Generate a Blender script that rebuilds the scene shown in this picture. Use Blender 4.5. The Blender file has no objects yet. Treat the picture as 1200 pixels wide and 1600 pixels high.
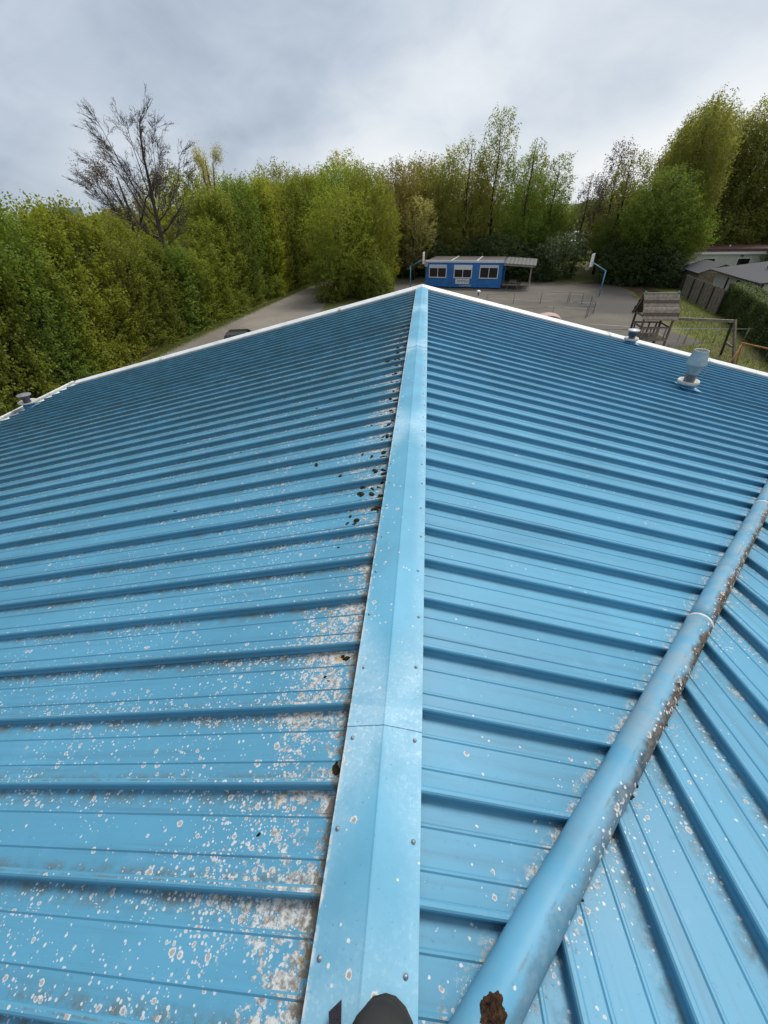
import bpy, bmesh, math, random
import numpy as np
from mathutils import Vector, Matrix

scene = bpy.context.scene
COL = scene.collection
R = math.radians

# ------------------------------------------------------------------ camera
cam_data = bpy.data.cameras.new('camera')
cam = bpy.data.objects.new('camera', cam_data)
COL.objects.link(cam)
cr = Vector((0.99577917, 0.08881556, -0.02314405))
cu = Vector((-0.03530248, 0.60340035, 0.79665661))
cf = Vector((-0.08472063, 0.79247701, -0.60398891))
m3 = Matrix((cr, cu, -cf)).transposed()
cam.matrix_world = Matrix.Translation((0.0923, 0.0, 7.45)) @ m3.to_4x4()
cam_data.sensor_fit = 'HORIZONTAL'
cam_data.sensor_width = 36.0
cam_data.lens = 36.0 * 630.99 / 1200.0
cam_data.clip_start = 0.02
cam_data.clip_end = 3000
scene.camera = cam
scene.render.resolution_x, scene.render.resolution_y = 768, 1024

# ------------------------------------------------------------------ light
SUN_AZ = R(36)          # from +y towards +x
SUN_EL = R(58)
sun_dir = Vector((math.sin(SUN_AZ) * math.cos(SUN_EL), math.cos(SUN_AZ) * math.cos(SUN_EL), math.sin(SUN_EL)))
sd = bpy.data.lights.new('sun', 'SUN')
sd.energy = 1.5
sd.angle = R(22)
sd.color = (1.0, 0.965, 0.91)
sun = bpy.data.objects.new('sun', sd)
COL.objects.link(sun)
sun.rotation_euler = sun_dir.to_track_quat('Z', 'Y').to_euler()

world = bpy.data.worlds.new('World')
scene.world = world
world.use_nodes = True
wt = world.node_tree
wt.nodes.clear()


class NT:
    """tiny node helper"""
    def __init__(s, tree):
        s.t = tree

    def n(s, typ, **kw):
        nd = s.t.nodes.new(typ)
        for k, v in kw.items():
            setattr(nd, k, v)
        return nd

    def link(s, a, b):
        s.t.links.new(a, b)

    def put(s, sock, v):
        if isinstance(v, bpy.types.NodeSocket):
            s.t.links.new(v, sock)
        elif v is not None:
            sock.default_value = v

    def math(s, op, a, b=None, c=None, clamp=False):
        nd = s.n('ShaderNodeMath', operation=op)
        nd.use_clamp = clamp
        s.put(nd.inputs[0], a)
        s.put(nd.inputs[1], b)
        s.put(nd.inputs[2], c)
        return nd.outputs[0]

    def mul(s, a, b): return s.math('MULTIPLY', a, b)
    def add(s, a, b): return s.math('ADD', a, b)
    def sub(s, a, b): return s.math('SUBTRACT', a, b)

    def rng(s, v, a, b, c=0.0, d=1.0, smooth=True):
        nd = s.n('ShaderNodeMapRange')
        nd.interpolation_type = 'SMOOTHSTEP' if smooth else 'LINEAR'
        nd.clamp = True
        s.put(nd.inputs[0], v)
        for i, x in enumerate((a, b, c, d)):
            s.put(nd.inputs[1 + i], x)
        return nd.outputs[0]

    def mix(s, f, a, b, blend='MIX'):
        nd = s.n('ShaderNodeMix', data_type='RGBA', blend_type=blend)
        s.put(nd.inputs[0], f)
        for sock, v in ((nd.inputs[6], a), (nd.inputs[7], b)):
            if isinstance(v, (tuple, list)):
                v = (*v[:3], 1.0)
            s.put(sock, v)
        return nd.outputs[2]

    def noise(s, vec, scale, detail=4.0, rough=0.55, dist=0.0, dims='3D'):
        nd = s.n('ShaderNodeTexNoise', noise_dimensions=dims)
        if vec is not None:
            s.link(vec, nd.inputs['Vector'])
        nd.inputs['Scale'].default_value = scale
        nd.inputs['Detail'].default_value = detail
        nd.inputs['Roughness'].default_value = rough
        nd.inputs['Distortion'].default_value = dist
        return nd.outputs[0]

    def xyz(s, v):
        nd = s.n('ShaderNodeSeparateXYZ')
        s.link(v, nd.inputs[0])
        return nd.outputs

    def comb(s, x, y, z):
        nd = s.n('ShaderNodeCombineXYZ')
        for i, v in enumerate((x, y, z)):
            s.put(nd.inputs[i], v)
        return nd.outputs[0]


# overcast sky: clear blue above, broken by a cloud deck that is brightest around the hidden sun
W = NT(wt)
out = W.n('ShaderNodeOutputWorld')
bg1 = W.n('ShaderNodeBackground')
bg2 = W.n('ShaderNodeBackground')
sky = W.n('ShaderNodeTexSky', sky_type='NISHITA')
sky.sun_disc = False
sky.sun_elevation = SUN_EL
sky.sun_rotation = SUN_AZ
sky.air_density = 1.0
sky.dust_density = 1.5
W.link(sky.outputs[0], bg1.inputs[0])
bg1.inputs[1].default_value = 0.05
tc = W.n('ShaderNodeTexCoord')
dx, dy, dz = W.xyz(tc.outputs['Generated'])
SKX = 9.9                         # which part of the cloud field stands overhead
zz = W.math('MAXIMUM', dz, 0.0)
# project the direction on a cloud deck so that clouds flatten towards the horizon
den = W.add(zz, 0.60)
cp = W.comb(W.math('MULTIPLY_ADD', W.math('DIVIDE', dx, den), 1.0, SKX), W.math('DIVIDE', dy, den), W.mul(zz, 1.1))
n1 = W.noise(cp, 1.8, 5, 0.46, 0.25)
n2 = W.noise(cp, 5.6, 5, 0.55, 0.6)
dv = W.n('ShaderNodeVectorMath', operation='DOT_PRODUCT')
W.link(tc.outputs['Generated'], dv.inputs[0])
dv.inputs[1].default_value = (0.88, 0.22, 0.42)
br = W.math('MULTIPLY_ADD', dv.outputs['Value'], 0.64, 0.46)
nn = W.math('MULTIPLY_ADD', n1, 1.0, -0.5)
nn = W.math('MULTIPLY_ADD', n2, 0.22, W.sub(nn, 0.11))
lum = W.add(br, W.mul(nn, 1.5))
# a paler band low over the horizon
low = W.rng(zz, 0.0, 0.15, 0.17, 0.0)
lum = W.math('ADD', lum, low, clamp=True)
ramp = W.n('ShaderNodeValToRGB')
cr_ = ramp.color_ramp
SK = 0.53                       # the deck's brightness, balanced against the view exposure
stops = [(0.0, (0.25, 0.31, 0.405)), (0.25, (0.36, 0.435, 0.54)), (0.48, (0.53, 0.60, 0.695)), (0.70, (0.71, 0.765, 0.825)), (1.0, (0.87, 0.895, 0.92))]
cr_.elements[0].position, cr_.elements[1].position = 0.0, 1.0
for ps_, c_ in stops[1:-1]:
    cr_.elements.new(ps_)
for el, (ps_, c_) in zip(sorted(cr_.elements, key=lambda q: q.position), stops):
    el.position = ps_
    el.color = (*[v * SK for v in c_], 1)
W.link(lum, ramp.inputs[0])
W.link(ramp.outputs[0], bg2.inputs[0])
bg2.inputs[1].default_value = 1.0
mx = W.n('ShaderNodeMixShader')
mx.inputs[0].default_value = 0.93
W.link(bg1.outputs[0], mx.inputs[1])
W.link(bg2.outputs[0], mx.inputs[2])
W.link(mx.outputs[0], out.inputs[0])

vs = scene.view_settings
vs.view_transform = 'Standard'
vs.look = 'None'
vs.exposure = 1.0
vs.gamma = 1.0
vs.use_curve_mapping = False
scene.cycles.max_bounces = 6
scene.cycles.transparent_max_bounces = 8
scene.cycles.use_denoising = True


# ------------------------------------------------------------------ helpers
class MB:
    """collects shapes and links them as one mesh object"""
    def __init__(s):
        s.v, s.f, s.sm = [], [], []

    def add(s, verts, faces, smooth=False):
        o = len(s.v)
        s.v += [tuple(map(float, v)) for v in verts]
        s.f += [tuple(i + o for i in f) for f in faces]
        s.sm += [smooth] * len(faces)
        return s

    def box(s, x0, x1, y0, y1, z0, z1, M=None):
        vs_ = [(x, y, z) for z in (z0, z1) for y in (y0, y1) for x in (x0, x1)]
        if M is not None:
            vs_ = [tuple(M @ Vector(v)) for v in vs_]
        return s.add(vs_, [(0, 2, 3, 1), (4, 5, 7, 6), (0, 1, 5, 4), (2, 6, 7, 3), (0, 4, 6, 2), (1, 3, 7, 5)])

    def bar(s, a, b, w, h=None, up=(0, 0, 1)):
        """square bar from a to b"""
        h = w if h is None else h
        a, b = Vector(a), Vector(b)
        d = (b - a).normalized()
        upv = Vector(up)
        if abs(d.dot(upv)) > 0.97:
            upv = Vector((0, 1, 0))
        sx = d.cross(upv).normalized() * (w / 2)
        sz = sx.cross(d).normalized() * (h / 2)
        vs_ = [p + i * sx + j * sz for p in (a, b) for i, j in ((-1, -1), (1, -1), (1, 1), (-1, 1))]
        return s.add(vs_, [(0, 1, 2, 3), (7, 6, 5, 4), (0, 4, 5, 1), (1, 5, 6, 2), (2, 6, 7, 3), (3, 7, 4, 0)])

    def tube(s, pts, rad, sides=8, cap=True, smooth=True):
        pts = [Vector(p) for p in pts]
        if not hasattr(rad, '__len__'):
            rad = [rad] * len(pts)
        vs_, fs = [], []
        ref = Vector((0.31, 0.12, 0.94))
        for i, p in enumerate(pts):
            d = (pts[min(i + 1, len(pts) - 1)] - pts[max(i - 1, 0)]).normalized()
            r_ = ref if abs(d.dot(ref)) < 0.9 else Vector((1, 0, 0))
            a = d.cross(r_).normalized()
            b = d.cross(a)
            for k in range(sides):
                t = 2 * math.pi * k / sides
                vs_.append(p + (a * math.cos(t) + b * math.sin(t)) * rad[i])
        for i in range(len(pts) - 1):
            for k in range(sides):
                k2 = (k + 1) % sides
                fs.append((i * sides + k, i * sides + k2, (i + 1) * sides + k2, (i + 1) * sides + k))
        s.add(vs_, fs, smooth)
        if cap:
            o = len(s.v) - len(vs_)
            n = len(vs_)
            s.f.append(tuple(o + k for k in reversed(range(sides)))); s.sm.append(False)
            s.f.append(tuple(o + n - sides + k for k in range(sides))); s.sm.append(False)
        return s

    def lathe(s, prof, sides=24, centre=(0, 0, 0), M=None, smooth=True):
        vs_, fs = [], []
        for r_, z in prof:
            for k in range(sides):
                t = 2 * math.pi * k / sides
                v = Vector((r_ * math.cos(t), r_ * math.sin(t), z))
                if M is not None:
                    v = M @ v
                vs_.append(v + Vector(centre))
        for i in range(len(prof) - 1):
            for k in range(sides):
                k2 = (k + 1) % sides
                fs.append((i * sides + k, i * sides + k2, (i + 1) * sides + k2, (i + 1) * sides + k))
        return s.add(vs_, fs, smooth)

    def poly(s, pts, z0, z1):
        """vertical prism over a plan polygon"""
        n = len(pts)
        vs_ = [(x, y, z0) for x, y in pts] + [(x, y, z1) for x, y in pts]
        fs = [tuple(range(n, 2 * n)), tuple(reversed(range(n)))]
        fs += [(i, (i + 1) % n, n + (i + 1) % n, n + i) for i in range(n)]
        return s.add(vs_, fs)

    def mesh(s, name):
        me = bpy.data.meshes.new(name)
        me.from_pydata(s.v, [], s.f)
        me.polygons.foreach_set('use_smooth', s.sm)
        me.update()
        return me

    def build(s, name, mat, parent=None, loc=(0, 0, 0), rz=0.0):
        return obj(name, s.mesh(name), mat, parent, loc, rz)


def obj(name, me, mat=None, parent=None, loc=(0, 0, 0), rz=0.0):
    o = bpy.data.objects.new(name, me)
    COL.objects.link(o)
    if mat is not None and me is not None and not len(me.materials):
        me.materials.append(mat)
    if parent is not None:
        o.parent = parent
    o.location = loc
    o.rotation_euler = (0, 0, rz)
    return o


def tag(o, label=None, cat=None, group=None, kind=None):
    if label: o['label'] = label
    if cat: o['category'] = cat
    if group: o['group'] = group
    if kind: o['kind'] = kind
    return o


def thing(name, label, cat, loc=(0, 0, 0), rz=0.0, group=None):
    o = bpy.data.objects.new(name, None)
    o.empty_display_size = 0.3
    COL.objects.link(o)
    o.location = loc
    o.rotation_euler = (0, 0, rz)
    return tag(o, label, cat, group)


# ------------------------------------------------------------------ materials
def new_mat(name):
    m = bpy.data.materials.new(name)
    m.use_nodes = True
    t = m.node_tree
    t.nodes.clear()
    N = NT(t)
    o = N.n('ShaderNodeOutputMaterial')
    b = N.n('ShaderNodeBsdfPrincipled')
    N.link(b.outputs[0], o.inputs[0])
    return m, N, b, o


def setc(sock, c):
    sock.default_value = (*c[:3], 1.0)


def pmat(name, col, rough=0.6, var=0.25, scale=6.0, metal=0.0, bump=0.0, bscale=40.0, dirt=None, dirt_amt=0.5, spec=0.5):
    """plain paint / wood / stone with mottling, dirt and fine relief"""
    m, N, b, o = new_mat(name)
    g = N.n('ShaderNodeNewGeometry')
    P = g.outputs['Position']
    n = N.noise(P, scale, 6, 0.6)
    c = N.mix(N.rng(n, 0.3, 0.7), tuple(x * (1 - var) for x in col), tuple(min(1, x * (1 + var)) for x in col))
    if dirt is not None:
        d = N.noise(P, scale * 0.45, 7, 0.7)
        c = N.mix(N.mul(N.rng(d, 0.48, 0.70), dirt_amt), c, dirt)
    N.link(c, b.inputs['Base Color'])
    N.link(N.rng(n, 0.2, 0.8, max(0.02, rough - 0.08), min(1, rough + 0.08)), b.inputs['Roughness'])
    b.inputs['Metallic'].default_value = metal
    b.inputs['Specular IOR Level'].default_value = spec
    if bump:
        bp = N.n('ShaderNodeBump')
        bp.inputs['Strength'].default_value = bump
        bp.inputs['Distance'].default_value = 0.01
        N.link(N.noise(P, bscale, 5, 0.6), bp.inputs['Height'])
        N.link(bp.outputs[0], b.inputs['Normal'])
    return m


def spots(N, P2, scale, density, rmax, seed, wob):
    """round lichen spots: returns (mask, centre mask)"""
    mp = N.n('ShaderNodeVectorMath', operation='ADD')
    N.link(P2, mp.inputs[0])
    mp.inputs[1].default_value = (seed, seed * 1.7, 0)
    v = N.n('ShaderNodeTexVoronoi', voronoi_dimensions='2D', feature='F1')
    N.link(mp.outputs[0], v.inputs['Vector'])
    v.inputs['Scale'].default_value = scale
    v.inputs['Randomness'].default_value = 1.0
    rgb = N.n('ShaderNodeSeparateColor')
    N.link(v.outputs['Color'], rgb.inputs[0])
    rnd, rnd2 = rgb.outputs[0], rgb.outputs[1]
    d = N.add(v.outputs['Distance'], wob)
    rad = N.math('MULTIPLY_ADD', N.math('POWER', rnd2, 2.0), rmax, rmax * 0.22)
    exist = N.math('LESS_THAN', rnd, density)
    q = N.math('DIVIDE', d, rad)
    m = N.mul(N.rng(q, 0.86, 1.04, 1.0, 0.0), exist)
    big = N.rng(rnd2, 0.45, 0.75)
    c = N.mul(N.mul(N.rng(q, 0.45, 0.72, 1.0, 0.0), exist), big)
    return m, c


PH, RP = 0.2334, 0.2662          # first rib and rib pitch along the main ridge
C0, CM = 0.244, 0.909            # plan of the valley: x = C0 + CM*y
TAN1 = math.tan(0.2322)
TAN2 = TAN1 * CM
WY0 = -C0 / CM                   # ridge of the wing
WX0, WP = 0.788, 0.2662          # first rib and pitch on the wing

BLUE = (0.096, 0.302, 0.446)


def roof_paint(name, plane):
    m, N, b, o = new_mat(name)
    g = N.n('ShaderNodeNewGeometry')
    P = g.outputs['Position']
    x, y, z = N.xyz(P)
    P2 = N.comb(x, y, 0.0)
    flat = N.rng(N.xyz(g.outputs['True Normal'])[2], 0.90, 0.955)
    big = N.noise(P, 1.1, 3, 0.6)
    fine = N.noise(P, 55.0, 2, 0.65)
    mid = N.noise(P, 9.0, 3, 0.6)
    c = N.mix(N.rng(big, 0.3, 0.7), tuple(v * 0.90 for v in BLUE), tuple(v * 1.08 for v in BLUE))
    wn = N.n('ShaderNodeTexWhiteNoise', noise_dimensions='1D')
    N.link(N.math('FLOOR', N.math('DIVIDE', N.sub(y, PH - 0.013) if plane != 'wing' else N.sub(x, WX0 - 0.013), RP)), wn.inputs['W'])
    c = N.mix(N.mul(wn.outputs[0], 0.35), c, tuple(v * k for v, k in zip(BLUE, (0.72, 0.80, 0.84))))
    streak = N.noise(N.comb(N.mul(x, 0.8) if plane != 'wing' else N.mul(x, 22.0), N.mul(y, 22.0) if plane != 'wing' else N.mul(y, 0.8), 0.0), 1.0, 4, 0.65)
    c = N.mix(N.rng(streak, 0.48, 0.70, 0.0, 0.48), c, (0.075, 0.19, 0.27))      # runs of grime down the slope
    c = N.mix(N.rng(fine, 0.62, 0.78, 0.0, 0.45), c, (0.055, 0.17, 0.30))       # weathered grain
    c = N.mix(N.rng(mid, 0.55, 0.75, 0.0, 0.22), c, (0.16, 0.36, 0.52))         # chalking
    wob = N.math('MULTIPLY_ADD', N.noise(P, 130.0, 1, 0.6), 0.30, -0.15)
    crust_n = N.noise(P, 34.0, 5, 0.72)
    patch = N.noise(P, 2.3, 4, 0.6)
    if plane == 'left':
        fr = N.math('FRACT', N.math('DIVIDE', N.add(N.sub(y, PH), 20 * RP), RP))
        near = N.rng(x, -0.62, -0.13)                                            # towards the ridge cap
        wide = N.rng(x, -3.2, -0.2, 0.045, 0.20)
        ynear = N.rng(y, 0.35, 1.5, 1.0, 0.62)
        dens = N.mul(N.add(wide, N.mul(near, 0.62)), ynear)
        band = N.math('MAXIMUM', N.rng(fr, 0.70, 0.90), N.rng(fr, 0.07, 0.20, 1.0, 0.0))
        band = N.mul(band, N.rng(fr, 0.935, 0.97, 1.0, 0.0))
        dens = N.mul(N.add(dens, N.mul(band, 0.20)), N.rng(patch, 0.40, 0.62, 0.12, 1.6))
        cx_ = N.math('MULTIPLY_ADD', N.rng(patch, 0.35, 0.62), 0.30, N.mul(N.rng(x, -0.55, -0.14, 0.0, 1.0, False), 0.62))
        cx_ = N.math('MULTIPLY_ADD', N.mul(band, N.rng(x, -2.4, -0.2, 0.2, 1.0)), 0.22, cx_)
        crust = N.rng(N.add(crust_n, N.mul(cx_, 0.44)), 0.77, 0.85)
        dirt_k = 0.75
    elif plane == 'right':
        fr = N.math('FRACT', N.math('DIVIDE', N.add(N.sub(y, PH), 20 * RP), RP))
        dv_ = N.sub(N.math('MULTIPLY_ADD', y, CM, C0), x)                        # distance to the valley pipe
        near = N.rng(dv_, 0.05, 0.28, 1.0, 0.0)
        dens = N.math('MULTIPLY_ADD', near, 0.10, 0.005)
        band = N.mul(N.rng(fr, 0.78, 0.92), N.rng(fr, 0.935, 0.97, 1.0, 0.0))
        crust = N.mul(N.rng(dv_, 0.075, 0.135, 1.0, 0.0), N.rng(crust_n, 0.46, 0.58))
        dirt_k = 0.16
    else:
        fr = N.math('FRACT', N.math('DIVIDE', N.add(N.sub(x, WX0), 20 * WP), WP))
        dv_ = N.sub(N.sub(x, N.math('MULTIPLY_ADD', y, CM, C0)), 0.0)
        near = N.rng(dv_, 0.06, 0.40, 1.0, 0.0)
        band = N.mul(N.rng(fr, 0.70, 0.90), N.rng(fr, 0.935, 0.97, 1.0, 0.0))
        dens = N.mul(N.add(N.math('MULTIPLY_ADD', near, 0.15, 0.003), N.mul(band, 0.16)), N.rng(patch, 0.42, 0.60, 0.15, 1.5))
        crust = N.mul(N.math('MAXIMUM', N.rng(dv_, 0.08, 0.17, 1.0, 0.0), N.mul(band, N.rng(y, 0.3, 1.0, 0.15, 0.7))),
                      N.rng(crust_n, 0.52, 0.62))
        dirt_k = 0.62
    if plane == 'left':      # green-grey algae, plus painted-in shade and hedge reflection towards the far end
        film_shade = N.mul(N.rng(y, 0.8, 7.0, 0.08, 0.78), N.rng(N.noise(P, 4.0, 4, 0.65), 0.25, 0.65, 0.35, 1.0))
        c = N.mix(film_shade, c, (0.060, 0.140, 0.170))
    elif plane == 'right':   # blue-grey darkening painted in for rib shade and tree reflections far off
        film_shade = N.mul(N.rng(y, 1.5, 8.0, 0.0, 0.52), N.rng(N.noise(P, 4.0, 4, 0.65), 0.25, 0.65, 0.4, 1.0))
        c = N.mix(film_shade, c, (0.050, 0.140, 0.225))
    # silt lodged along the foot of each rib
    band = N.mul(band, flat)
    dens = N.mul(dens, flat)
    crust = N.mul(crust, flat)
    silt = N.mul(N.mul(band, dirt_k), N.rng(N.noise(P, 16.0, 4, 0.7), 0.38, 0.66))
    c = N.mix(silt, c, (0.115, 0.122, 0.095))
    # lichen
    m1, c1 = spots(N, P2, 38.0, dens, 0.36, 3.1, wob)
    m2, c2 = spots(N, P2, 85.0, N.mul(dens, 1.2), 0.38, 7.7, wob)
    m3_, c3 = spots(N, P2, 19.0, N.mul(dens, 0.20), 0.26, 1.3, wob)
    grey = N.mix(N.noise(P, 90.0, 1, 0.6), (0.36, 0.39, 0.40), (0.64, 0.67, 0.69))
    for mm in (m2, m1, m3_):
        c = N.mix(mm, c, grey)
    for cc in (c1, c3):
        c = N.mix(N.mul(cc, 0.75), c, (0.24, 0.235, 0.215))
    cr_c = N.mix(N.rng(N.noise(P, 60.0, 4, 0.7), 0.35, 0.62), (0.19, 0.18, 0.155), (0.56, 0.57, 0.56))
    cr_c = N.mix(N.rng(N.noise(P, 14.0, 3, 0.5), 0.60, 0.72, 0.0, 0.75), cr_c, (0.42, 0.27, 0.06))   # yellow lichen
    c = N.mix(crust, c, cr_c)
    if plane == 'left':      # rotted leaf mould caught along the edge of the ridge cap
        gl = N.add(N.rng(x, -0.22, -0.135, 0.0, 1.0, False), N.mul(N.sub(crust_n, 0.5), 1.6))
        c = N.mix(N.rng(gl, 0.62, 0.86, 0.0, 0.9), c, N.mix(crust_n, (0.035, 0.028, 0.018), (0.20, 0.17, 0.12)))
    N.link(c, b.inputs['Base Color'])
    matt = N.math('MAXIMUM', crust, N.math('MAXIMUM', m1, silt))
    N.link(N.add(N.rng(big, 0.3, 0.7, 0.42, 0.52), N.mul(matt, 0.4)), b.inputs['Roughness'])
    b.inputs['Specular IOR Level'].default_value = 0.32
    bp = N.n('ShaderNodeBump')
    bp.inputs['Strength'].default_value = 0.35
    bp.inputs['Distance'].default_value = 0.004
    h = N.add(N.mul(fine, 0.12), N.add(N.mul(m1, 0.5), N.mul(crust, crust_n)))
    h = N.add(h, N.mul(N.noise(P, 3.2, 2, 0.5), 1.6))
    N.link(h, bp.inputs['Height'])
    N.link(bp.outputs[0], b.inputs['Normal'])
    return m


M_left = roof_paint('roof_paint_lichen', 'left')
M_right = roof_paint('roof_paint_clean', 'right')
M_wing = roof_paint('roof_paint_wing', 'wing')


def cap_paint():
    m, N, b, o = new_mat('ridge_cap_paint')
    g = N.n('ShaderNodeNewGeometry')
    P = g.outputs['Position']
    x, y, z = N.xyz(P)
    base = tuple(v * k for v, k in zip(BLUE, (1.18, 1.10, 1.06)))
    big = N.noise(P, 2.0, 5, 0.6)
    fine = N.noise(P, 75.0, 4, 0.65)
    c = N.mix(N.rng(big, 0.3, 0.7), tuple(v * 0.9 for v in base), tuple(v * 1.1 for v in base))
    # chalked paint round the joints and along the right-hand edge
    f = N.math('FRACT', N.math('DIVIDE', N.add(N.sub(y, 0.716), 24.0), 2.4))
    dj = N.mul(N.math('MINIMUM', f, N.sub(1.0, f)), 2.4)
    ax = N.math('ABSOLUTE', x)
    haze = N.rng(N.sub(dj, N.mul(ax, 2.2)), -0.10, 0.34, 1.0, 0.0)
    haze = N.math('MAXIMUM', haze, N.mul(N.rng(x, 0.055, 0.125), 0.55))
    haze = N.math('MAXIMUM', haze, N.rng(y, 0.02, 0.30, 0.55, 0.0))
    haze = N.mul(haze, N.rng(N.noise(P, 7.0, 5, 0.65), 0.25, 0.65, 0.35, 1.0))
    haze = N.math('MAXIMUM', haze, N.rng(N.math('ABSOLUTE', N.sub(dj, N.mul(ax, 0.12))), 0.004, 0.035, 0.95, 0.0))
    speck = N.rng(fine, 0.50, 0.66)
    c = N.mix(N.mul(haze, N.math('MULTIPLY_ADD', speck, 0.35, 0.55)), c, (0.42, 0.60, 0.70))
    c = N.mix(N.rng(N.noise(P, 120.0, 2, 0.5), 0.68, 0.76, 0.0, 0.5), c, (0.05, 0.13, 0.20))
    wob = N.math('MULTIPLY_ADD', N.noise(P, 130.0, 1, 0.6), 0.30, -0.15)
    P2 = N.comb(x, y, 0.0)
    near = N.rng(x, -0.12, -0.02, 1.0, 0.15)
    dens = N.mul(N.mul(near, N.rng(y, 0.2, 3.0, 0.13, 0.06)), N.rng(big, 0.35, 0.65, 0.3, 1.5))
    m1, c1 = spots(N, P2, 30.0, dens, 0.34, 5.1, wob)
    m2, c2 = spots(N, P2, 70.0, dens, 0.36, 2.2, wob)
    edge = N.mul(N.rng(x, -0.136, -0.118, 1.0, 0.0), N.rng(N.noise(P, 34.0, 6, 0.7), 0.44, 0.56))
    grey = N.mix(N.noise(P, 90.0, 3, 0.6), (0.40, 0.41, 0.39), (0.72, 0.73, 0.70))
    c = N.mix(m2, N.mix(m1, c, grey), grey)
    c = N.mix(N.mul(c1, 0.8), c, (0.22, 0.21, 0.19))
    c = N.mix(edge, c, grey)
    N.link(c, b.inputs['Base Color'])
    N.link(N.add(0.52, N.mul(haze, 0.25)), b.inputs['Roughness'])
    b.inputs['Specular IOR Level'].default_value = 0.28
    bp = N.n('ShaderNodeBump')
    bp.inputs['Strength'].default_value = 0.3
    bp.inputs['Distance'].default_value = 0.003
    N.link(N.add(N.mul(fine, 0.2), N.add(m1, N.mul(N.noise(P, 4.0, 2, 0.5), 1.5))), bp.inputs['Height'])
    N.link(bp.outputs[0], b.inputs['Normal'])
    return m


def pipe_paint():
    m, N, b, o = new_mat('valley_pipe_paint')
    g = N.n('ShaderNodeNewGeometry')
    P = g.outputs['Position']
    x, y, z = N.xyz(P)
    # local frame of the pipe: along it and across it
    ln = math.hypot(CM, 1.0)
    across = N.mul(N.sub(N.sub(x, C0), N.mul(y, CM)), 1.0 / ln)                  # + to the wing side
    along = N.math('DIVIDE', N.add(N.mul(x, CM), y), ln)
    P2 = N.comb(N.mul(across, 1.3), along, 0.0)
    big = N.noise(P, 2.5, 5, 0.6)
    fine = N.noise(P, 70.0, 4, 0.65)
    base = tuple(v * k for v, k in zip(BLUE, (1.05, 1.0, 1.0)))
    c = N.mix(N.rng(big, 0.3, 0.7), tuple(v * 0.88 for v in base), tuple(v * 1.1 for v in base))
    far = N.rng(along, 0.4, 1.7, 0.25, 1.0)
    fade = N.mul(far, N.rng(N.noise(P, 8.0, 5, 0.65), 0.35, 0.65))
    c = N.mix(N.mul(fade, 0.75), c, (0.24, 0.32, 0.37))
    wob = N.math('MULTIPLY_ADD', N.noise(P, 130.0, 1, 0.6), 0.30, -0.15)
    side = N.rng(across, -0.01, 0.058)
    dens = N.mul(N.mul(side, N.rng(along, 0.4, 1.2, 0.25, 0.75)), N.rng(N.noise(P, 4.5, 4, 0.6), 0.40, 0.60, 0.2, 1.3))
    m1, c1 = spots(N, P2, 26.0, dens, 0.36, 4.4, wob)
    m2, c2 = spots(N, P2, 60.0, dens, 0.36, 8.4, wob)
    st = N.rng(N.add(across, N.mul(N.sub(N.noise(P, 5.0, 6, 0.7), 0.5), 0.13)), 0.012, 0.040)
    st = N.mul(st, N.rng(along, 0.55, 1.5, 0.38, 1.0))
    stc = N.mix(N.rng(N.noise(P, 30.0, 4, 0.7), 0.35, 0.65), (0.035, 0.028, 0.022), (0.17, 0.13, 0.10))
    c = N.mix(st, c, stc)
    rust = N.mul(N.rng(N.math('ABSOLUTE', N.add(across, -0.006)), 0.0, 0.006, 1.0, 0.0), N.rng(N.noise(P, 12.0, 6, 0.7), 0.50, 0.62))
    c = N.mix(N.mul(rust, 0.6), c, (0.13, 0.14, 0.13))
    grey = N.mix(N.noise(P, 90.0, 3, 0.6), (0.36, 0.36, 0.35), (0.72, 0.73, 0.71))
    c = N.mix(m2, N.mix(m1, c, grey), grey)
    c = N.mix(N.mul(c1, 0.8), c, (0.20, 0.19, 0.18))
    N.link(c, b.inputs['Base Color'])
    N.link(N.add(0.50, N.mul(st, 0.4)), b.inputs['Roughness'])
    b.inputs['Specular IOR Level'].default_value = 0.24
    bp = N.n('ShaderNodeBump')
    bp.inputs['Strength'].default_value = 0.4
    bp.inputs['Distance'].default_value = 0.004
    N.link(N.add(N.mul(fine, 0.15), N.add(N.mul(m1, 0.6), N.add(st, N.noise(P, 6.0, 3, 0.5)))), bp.inputs['Height'])
    N.link(bp.outputs[0], b.inputs['Normal'])
    return m


M_cap = cap_paint()
M_pipe = pipe_paint()
M_white = pmat('white_trim_paint', (0.74, 0.75, 0.74), 0.5, 0.06, 5, dirt=(0.42, 0.41, 0.37), dirt_amt=0.4)
M_gutter = pmat('white_gutter_weathered', (0.70, 0.71, 0.69), 0.55, 0.12, 9, dirt=(0.13, 0.12, 0.10), dirt_amt=0.75)
M_mortar = pmat('white_sealant', (0.68, 0.66, 0.60), 0.8, 0.2, 40, dirt=(0.28, 0.25, 0.2))
M_screw = pmat('screw_head_steel', (0.30, 0.34, 0.36), 0.4, 0.3, 90, metal=0.6)
M_moss = pmat('moss_dark', (0.026, 0.023, 0.012), 0.95, 0.5, 60, bump=0.8, bscale=160, spec=0.1)
M_mossb = pmat('moss_brown', (0.050, 0.026, 0.012), 0.85, 0.6, 45, bump=1.0, bscale=110, spec=0.2)
M_wallp = pmat('building_wall_panel', (0.42, 0.43, 0.42), 0.7, 0.1, 2)
M_galv = pmat('galvanised_steel', (0.50, 0.50, 0.49), 0.42, 0.14, 9, metal=0.15, dirt=(0.25, 0.24, 0.23), dirt_amt=0.4)
M_galvd = pmat('galvanised_steel_dull', (0.33, 0.35, 0.36), 0.5, 0.16, 12, metal=0.15)
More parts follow.
